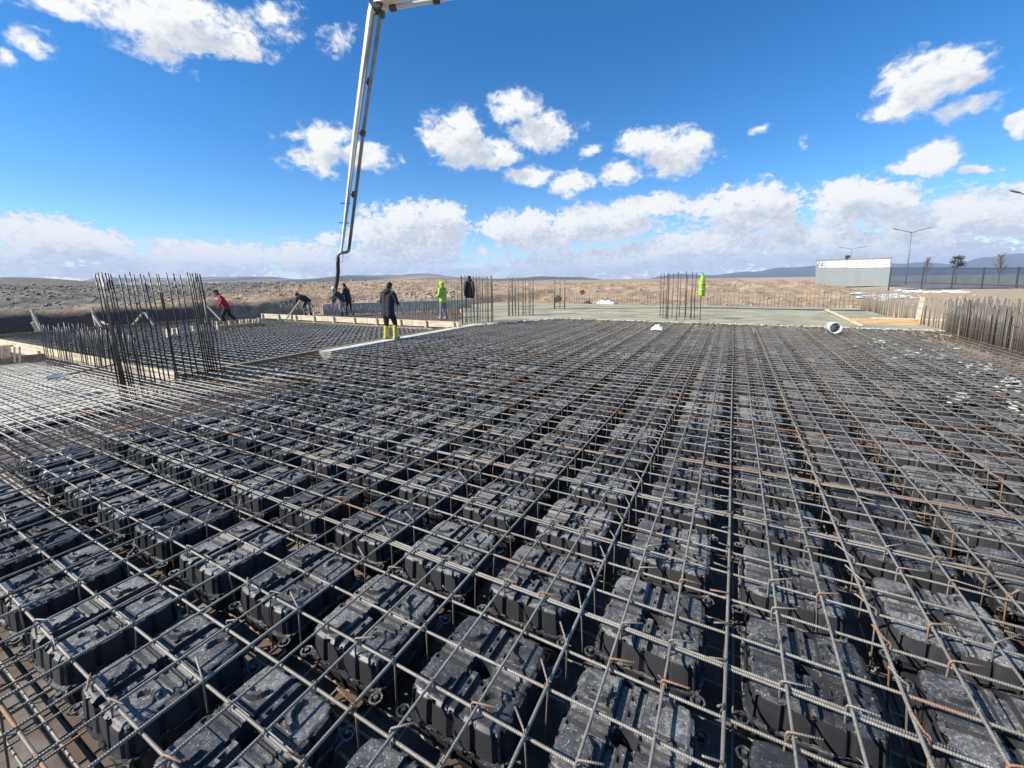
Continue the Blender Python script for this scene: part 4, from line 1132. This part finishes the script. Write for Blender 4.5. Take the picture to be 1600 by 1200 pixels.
def person(label, loc, face, h, lean, headp, arms, legs, jacket, trousers, boots, boot_h=.28, hood=None, extra=None, stripes=None, jl=.18, squat=0., cap_m=None, twist=0.):
    """local frame: faces +y, x to its right; built for 1.75 m and scaled to h"""
    root = empty('person', loc, face, label=label, cat='person'); root.scale = (h / 1.75,) * 3
    RX = Matrix.Rotation(-lean, 3, 'X'); hip = Vector((0, 0, .92 - squat))
    def T(x, y, z): return hip + RX @ Vector((x, y, z))
    neck = T(0, .0, .56); RH = Matrix.Rotation(twist, 3, 'Z') @ Matrix.Rotation(-lean * .6 - headp, 3, 'X'); hd = neck + RH @ Vector((0, .03, .15))
    sh = {s: T(.185 * s, 0, .49) for s in (-1, 1)}; hp_ = {s: hip + Vector((.085 * s, 0, 0)) for s in (-1, 1)}
    body = MB()
    cap(body, neck - RX @ Vector((0, 0, .06)), hd - RH @ Vector((0, 0, .05)), .055, .05); cap(body, hd + RH @ Vector((0, -.01, .035)), hd + RH @ Vector((0, .005, .0)), .088, .08)
    cap(body, hd + RH @ Vector((0, .025, -.03)), hd + RH @ Vector((0, .045, -.085)), .066, .036); cap(body, hd + RH @ Vector((0, .088, .012)), hd + RH @ Vector((0, .108, -.026)), .010, .016)
    for s in (-1, 1):
        cap(body, hd + RH @ Vector((.083 * s, 0, .015)), hd + RH @ Vector((.086 * s, -.005, -.03)), .016, .011)
        cap(body, hd + RH @ Vector((.015 * s, .090, .030)), hd + RH @ Vector((.045 * s, .078, .030)), .009, .009)
    cap(body, hd + RH @ Vector((-.022, .082, -.058)), hd + RH @ Vector((.022, .082, -.058)), .009, .009)
    for s in (-1, 1):
        cap(body, T(.05 * s, 0, .05), T(.07 * s, 0, .44), .11, .115)
        el, ha = arms[s]; el = Vector(el); ha = Vector(ha); cap(body, sh[s], el, .045, .038); cap(body, el, ha, .036, .026)
        d = (ha - el).normalized(); side = Vector((1, 0, 0)) if abs(d.x) < .8 else Vector((0, 1, 0)); w = (side - d * side.dot(d)).normalized(); nn = d.cross(w)
        pc = ha + d * .05; cap(body, ha + w * .015, pc + w * .022, .020, .019, 8); cap(body, ha - w * .015, pc - w * .022, .020, .019, 8)
        for fi, ln in ((-1.5, .058), (-.5, .070), (.5, .066), (1.5, .05)):
            a = pc + w * fi * .019 + d * .008; k1 = a + d * ln * .55 + nn * .008; k2 = k1 + d * ln * .35 + nn * .024; cap(body, a, k1, .0095, .009, 6); cap(body, k1, k2, .009, .008, 6)
        tb = ha + w * .03 * -s + d * .015; cap(body, tb, tb + w * .028 * -s + d * .03 + nn * .012, .012, .010, 6)
        kn, ft = legs[s]; kn = Vector(kn); ft = Vector(ft); cap(body, hp_[s], kn, .075, .052); cap(body, kn, ft + Vector((0, 0, .06)), .05, .035)
    cap(body, hip + Vector((-.06, 0, .02)), hip + Vector((.06, 0, .02)), .11, .11)
    voxel('body', body, .011, SKIN, root, 2)
    for s in (-1, 1): link('eye', MB().tube([hd + RH @ Vector((.032 * s, .080, .012)), hd + RH @ Vector((.032 * s, .088, .012))], [.010, .006], 6).mesh('eye', EYE, True), root)
    hr = MB(); cap(hr, hd + RH @ Vector((0, -.022, .045)), hd + RH @ Vector((0, -.045, -.02)), .092, .07); cap(hr, hd + RH @ Vector((0, .03, .085)), hd + RH @ Vector((0, -.03, .08)), .058, .07)
    voxel('hair' if cap_m is None else 'cap', hr, .014, HAIR if cap_m is None else cap_m, root)
    jk = MB()
    for s in (-1, 1):
        cap(jk, hip + RX @ Vector((.06 * s, 0, .06)) + Vector((0, 0, -.0)), T(.085 * s, 0, .42), .135, .125); cap(jk, T(.05 * s, 0, .10), hip + Vector((.07 * s, -.01, -jl)), .13, .135)
        el, ha = arms[s]; el = Vector(el); ha = Vector(ha); cap(jk, sh[s], el, .078, .064); cap(jk, el, el.lerp(ha, .93), .062, .047)
        cap(jk, T(.06 * s, 0, .53), sh[s], .07, .08)
    cap(jk, T(0, .02, .50), neck + RX @ Vector((0, 0, .0)), .085, .078)
    if hood == 'down': cap(jk, neck + RX @ Vector((-.06, -.085, -.02)), neck + RX @ Vector((.06, -.085, -.02)), .06, .06); cap(jk, neck + RX @ Vector((0, -.11, -.05)), neck + RX @ Vector((0, -.09, .03)), .06, .05)
    jo = voxel('jacket', jk, .016, jacket, root)
    if hood == 'up':
        hk = MB(); cap(hk, hd + RH @ Vector((0, -.035, .03)), hd + RH @ Vector((0, -.03, -.09)), .115, .10); voxel('hood', hk, .016, jacket, root)
    if stripes is not None:
        for z in (.12, .26):
            c = T(0, 0, z); pts = [c + RX @ Vector((.212 * math.cos(a), .150 * math.sin(a), 0)) for a in np.linspace(0, 2 * math.pi, 25)]
            link('reflective_band', MB().tube(pts, .022, 6, False).mesh('reflective_band', stripes, True), jo)
    tr = MB(); cap(tr, hip + Vector((-.07, 0, .0)), hip + Vector((.07, 0, .0)), .115, .115)
    bt = MB()
    for s in (-1, 1):
        kn, ft = legs[s]; kn = Vector(kn); ft = Vector(ft); an = ft + Vector((0, 0, .08)); top = an.lerp(kn, boot_h / .42 if boot_h < .4 else .95)
        cap(tr, hp_[s], kn, .105, .078); cap(tr, kn, top.lerp(an, .15 if boot_h > .2 else .75), .078, .06)
        cap(bt, top, an, .070, .058); cap(bt, ft + Vector((0, -.03, .05)), ft + Vector((.02 * s, .15, .042)), .052, .043)
    voxel('trousers', tr, .015, trousers, root); voxel('boots', bt, .013, boots, root)
    if extra: extra(root, hd, RH, T)
    return root
def people():
    def facing(deg):   # 0 = away from the camera, +90 = towards picture left
        return PS + R(deg)
    blk = cloth('black_coat', (.020, .021, .024)); nav = cloth('navy_trousers', (.014, .017, .028)); yb = simple('yellow_rubber_boots', (.62, .48, .03), .45, 0, .1, 7.)
    hv = cloth('hi_vis_yellow', (.33, .60, .03)); gryt = cloth('grey_trousers', (.22, .22, .23)); red = cloth('red_jacket', (.42, .02, .03)); dkb = simple('dark_boots', (.03, .028, .026), .6); tan = simple('dusty_boots', (.34, .32, .28), .8)
    dg = cloth('charcoal_jacket', (.045, .047, .05)); bandm = simple('silver_band', (.45, .47, .48), .4, .3); lg = cloth('light_grey_trousers', (.30, .29, .27)); teal = cloth('grey_green_jumper', (.22, .27, .26)); wcap = cloth('white_cap', (.65, .64, .6)); ycap = cloth('yellow_cap', (.62, .62, .05))
    person('person in a long black coat and yellow rubber boots, back to the camera', ground(609, 530, .02), facing(-22), 1.78, .06, .35,
           {-1: ((-.27, .04, 1.17), (-.16, .24, 1.03)), 1: ((.29, .06, 1.16), (.17, .27, 1.08))}, {-1: ((-.11, .02, .48), (-.13, -.03, 0)), 1: ((.15, .10, .50), (.17, .05, .0))}, blk, nav, yb, .34, 'down', jl=.16)
    person('person in a yellow hi-vis jacket and hood, standing by the starter bars', ground(693, 498, 0), facing(62), 1.78, .03, .12,
           {-1: ((-.26, .02, 1.15), (-.16, .24, 1.06)), 1: ((.26, .02, 1.15), (.15, .25, 1.08))}, {-1: ((-.10, .04, .48), (-.12, .06, 0)), 1: ((.10, -.02, .48), (.13, -.10, 0))}, hv, gryt, tan, .14, 'up', stripes=bandm, cap_m=ycap, jl=.06)
    def inner(root, hd, RH, T):
        mb = MB(); cap(mb, T(0, .10, .08), T(0, .115, .40), .062, .055); voxel('jumper', mb, .014, teal, root)
    person('person in a red jacket stepping across the left bay', ground(357, 509, -.03), facing(128), 1.70, .42, .30,
           {-1: ((-.30, .16, 1.14), (-.26, .30, .92)), 1: ((.34, .10, 1.17), (.30, .22, .96))}, {-1: ((-.10, .20, .46), (-.10, .12, 0)), 1: ((.12, -.10, .50), (.20, -.42, .06))}, red, cloth('black_trousers', (.02, .022, .024)), tan, .14, extra=inner, jl=.04, squat=.05)
    person('person in dark clothes bent double behind the thin timber struts', ground(482, 497, 0), facing(165), 1.72, 1.05, .5,
           {-1: ((-.28, .46, .86), (-.20, .52, .60)), 1: ((.28, .46, .86), (.20, .52, .60))}, {-1: ((-.16, .06, .46), (-.18, -.05, 0)), 1: ((.16, .06, .46), (.18, -.05, 0))}, blk, lg, dkb, .2, jl=.02)
    person('person in a white cap bending to steer the black pump hose', ground(537, 494, 0), facing(96), 1.70, .62, .25,
           {-1: ((-.26, .38, 1.10), (-.10, .58, 1.02)), 1: ((.26, .36, 1.06), (.08, .60, .86))}, {-1: ((-.10, .12, .47), (-.13, .02, 0)), 1: ((.10, .02, .48), (.14, -.16, 0))}, dg, lg, dkb, .16, cap_m=wcap, jl=.03)
    person('person in dark clothes standing upright behind the hose handler', ground(546, 493, 0), facing(80), 1.78, .22, .25,
           {-1: ((-.26, .14, 1.14), (-.18, .36, 1.04)), 1: ((.26, .12, 1.13), (.16, .36, 1.02))}, {-1: ((-.10, .06, .48), (-.12, .04, 0)), 1: ((.10, -.02, .48), (.14, -.16, 0))}, blk, nav, dkb, .2, jl=.05)
    # clothes hung on the starter bars
    def hung(name, lab, cat, px, yt, yb, wpx, D, m, m2=None, seed=0, sleeves=True):
        top = at(px, yt, D); h = (yb - yt) / F * D; w = wpx / F * D / 2; mb = MB(); n = 20; rows = 12
        rtv = Vector((math.cos(PS), math.sin(PS), 0)); fw = Vector((-math.sin(PS), math.cos(PS), 0))
        for i in range(rows + 1):
            t = i / rows; ww = w * (.30 + .75 * sstep(0, .45, t) - .12 * sstep(.7, 1., t))
            for j in range(n):
                a = 2 * math.pi * j / n; f = 1 + .28 * t * noise.noise(Vector((math.cos(a) * 1.6 + seed, math.sin(a) * 1.6, t * 1.2)))
                f *= 1 + .10 * math.sin(a * 5 + seed) * t
                p = rtv * ww * f * math.cos(a) + fw * (.09 * f * (.5 + .5 * sstep(0, .3, t))) * math.sin(a); mb.V.append((p.x, p.y, -h * t + .03 * noise.noise(Vector((a, seed, 0))) * (t == 1)))
        for i in range(rows):
            for j in range(n): a = i * n + j; b2 = i * n + (j + 1) % n; mb.F.append((a, b2, b2 + n, a + n))
        mb.F.append(tuple(range(n))); mb.F.append(tuple(rows * n + j for j in range(n)))
        o = empty(name, top, 0, label=lab, cat=cat); link('shell', mb.mesh('shell', m, True), o)
        if sleeves:
            for s in (-1, 1):
                a = rtv * w * .7 * s - fw * .05 + Vector((0, 0, -h * .25)); b2 = rtv * w * .95 * s - fw * .10 + Vector((0, 0, -h * .92)); link('sleeve', MB().tube([a, a.lerp(b2, .5) + rtv * .03 * s, b2], [.07, .065, .05], 8).mesh('sleeve', m, True), o)
        if m2:
            for t in (.45, .72): 
                pts = [rtv * (w * 1.02 * math.cos(a)) + fw * (.105 * math.sin(a)) + Vector((0, 0, -h * t)) for a in np.linspace(0, 2 * math.pi, 17)]; link('reflective_band', MB().tube(pts, .02, 5, False).mesh('reflective_band', m2), o)
    Db = fdist(ground(733, 507)) - .12
    hung('hanging_jacket', 'black jacket hung over the tops of the column cage', 'jacket', 733, 431, 465, 13, Db, blk, seed=2)
    De = fdist(ground(1096, 501)) - .1
    hung('hanging_vest', 'yellow hi-vis vest hung on the last bar of its cage', 'vest', 1098, 427, 462, 9, De, hv, bandm, 5, False)
people()

# ------------------------------------------------------------------ air
def haze():
    mb = MB(); mb.box((0, 3000, 188), (18400, 18400, 384)); m = bpy.data.materials.new('haze'); m.use_nodes = True; t = NT(m.node_tree); t.n.clear()
    o = t.new('ShaderNodeOutputMaterial'); v = t.new('ShaderNodeVolumePrincipled'); v.inputs['Color'].default_value = (.62, .76, 1., 1); v.inputs['Density'].default_value = 9.5e-5; v.inputs['Anisotropy'].default_value = 0.
    t.link(v.outputs[0], o.inputs['Volume'])
    tag(mb.build('haze', m), 'thin blue air over the plain', kind='stuff')
haze()
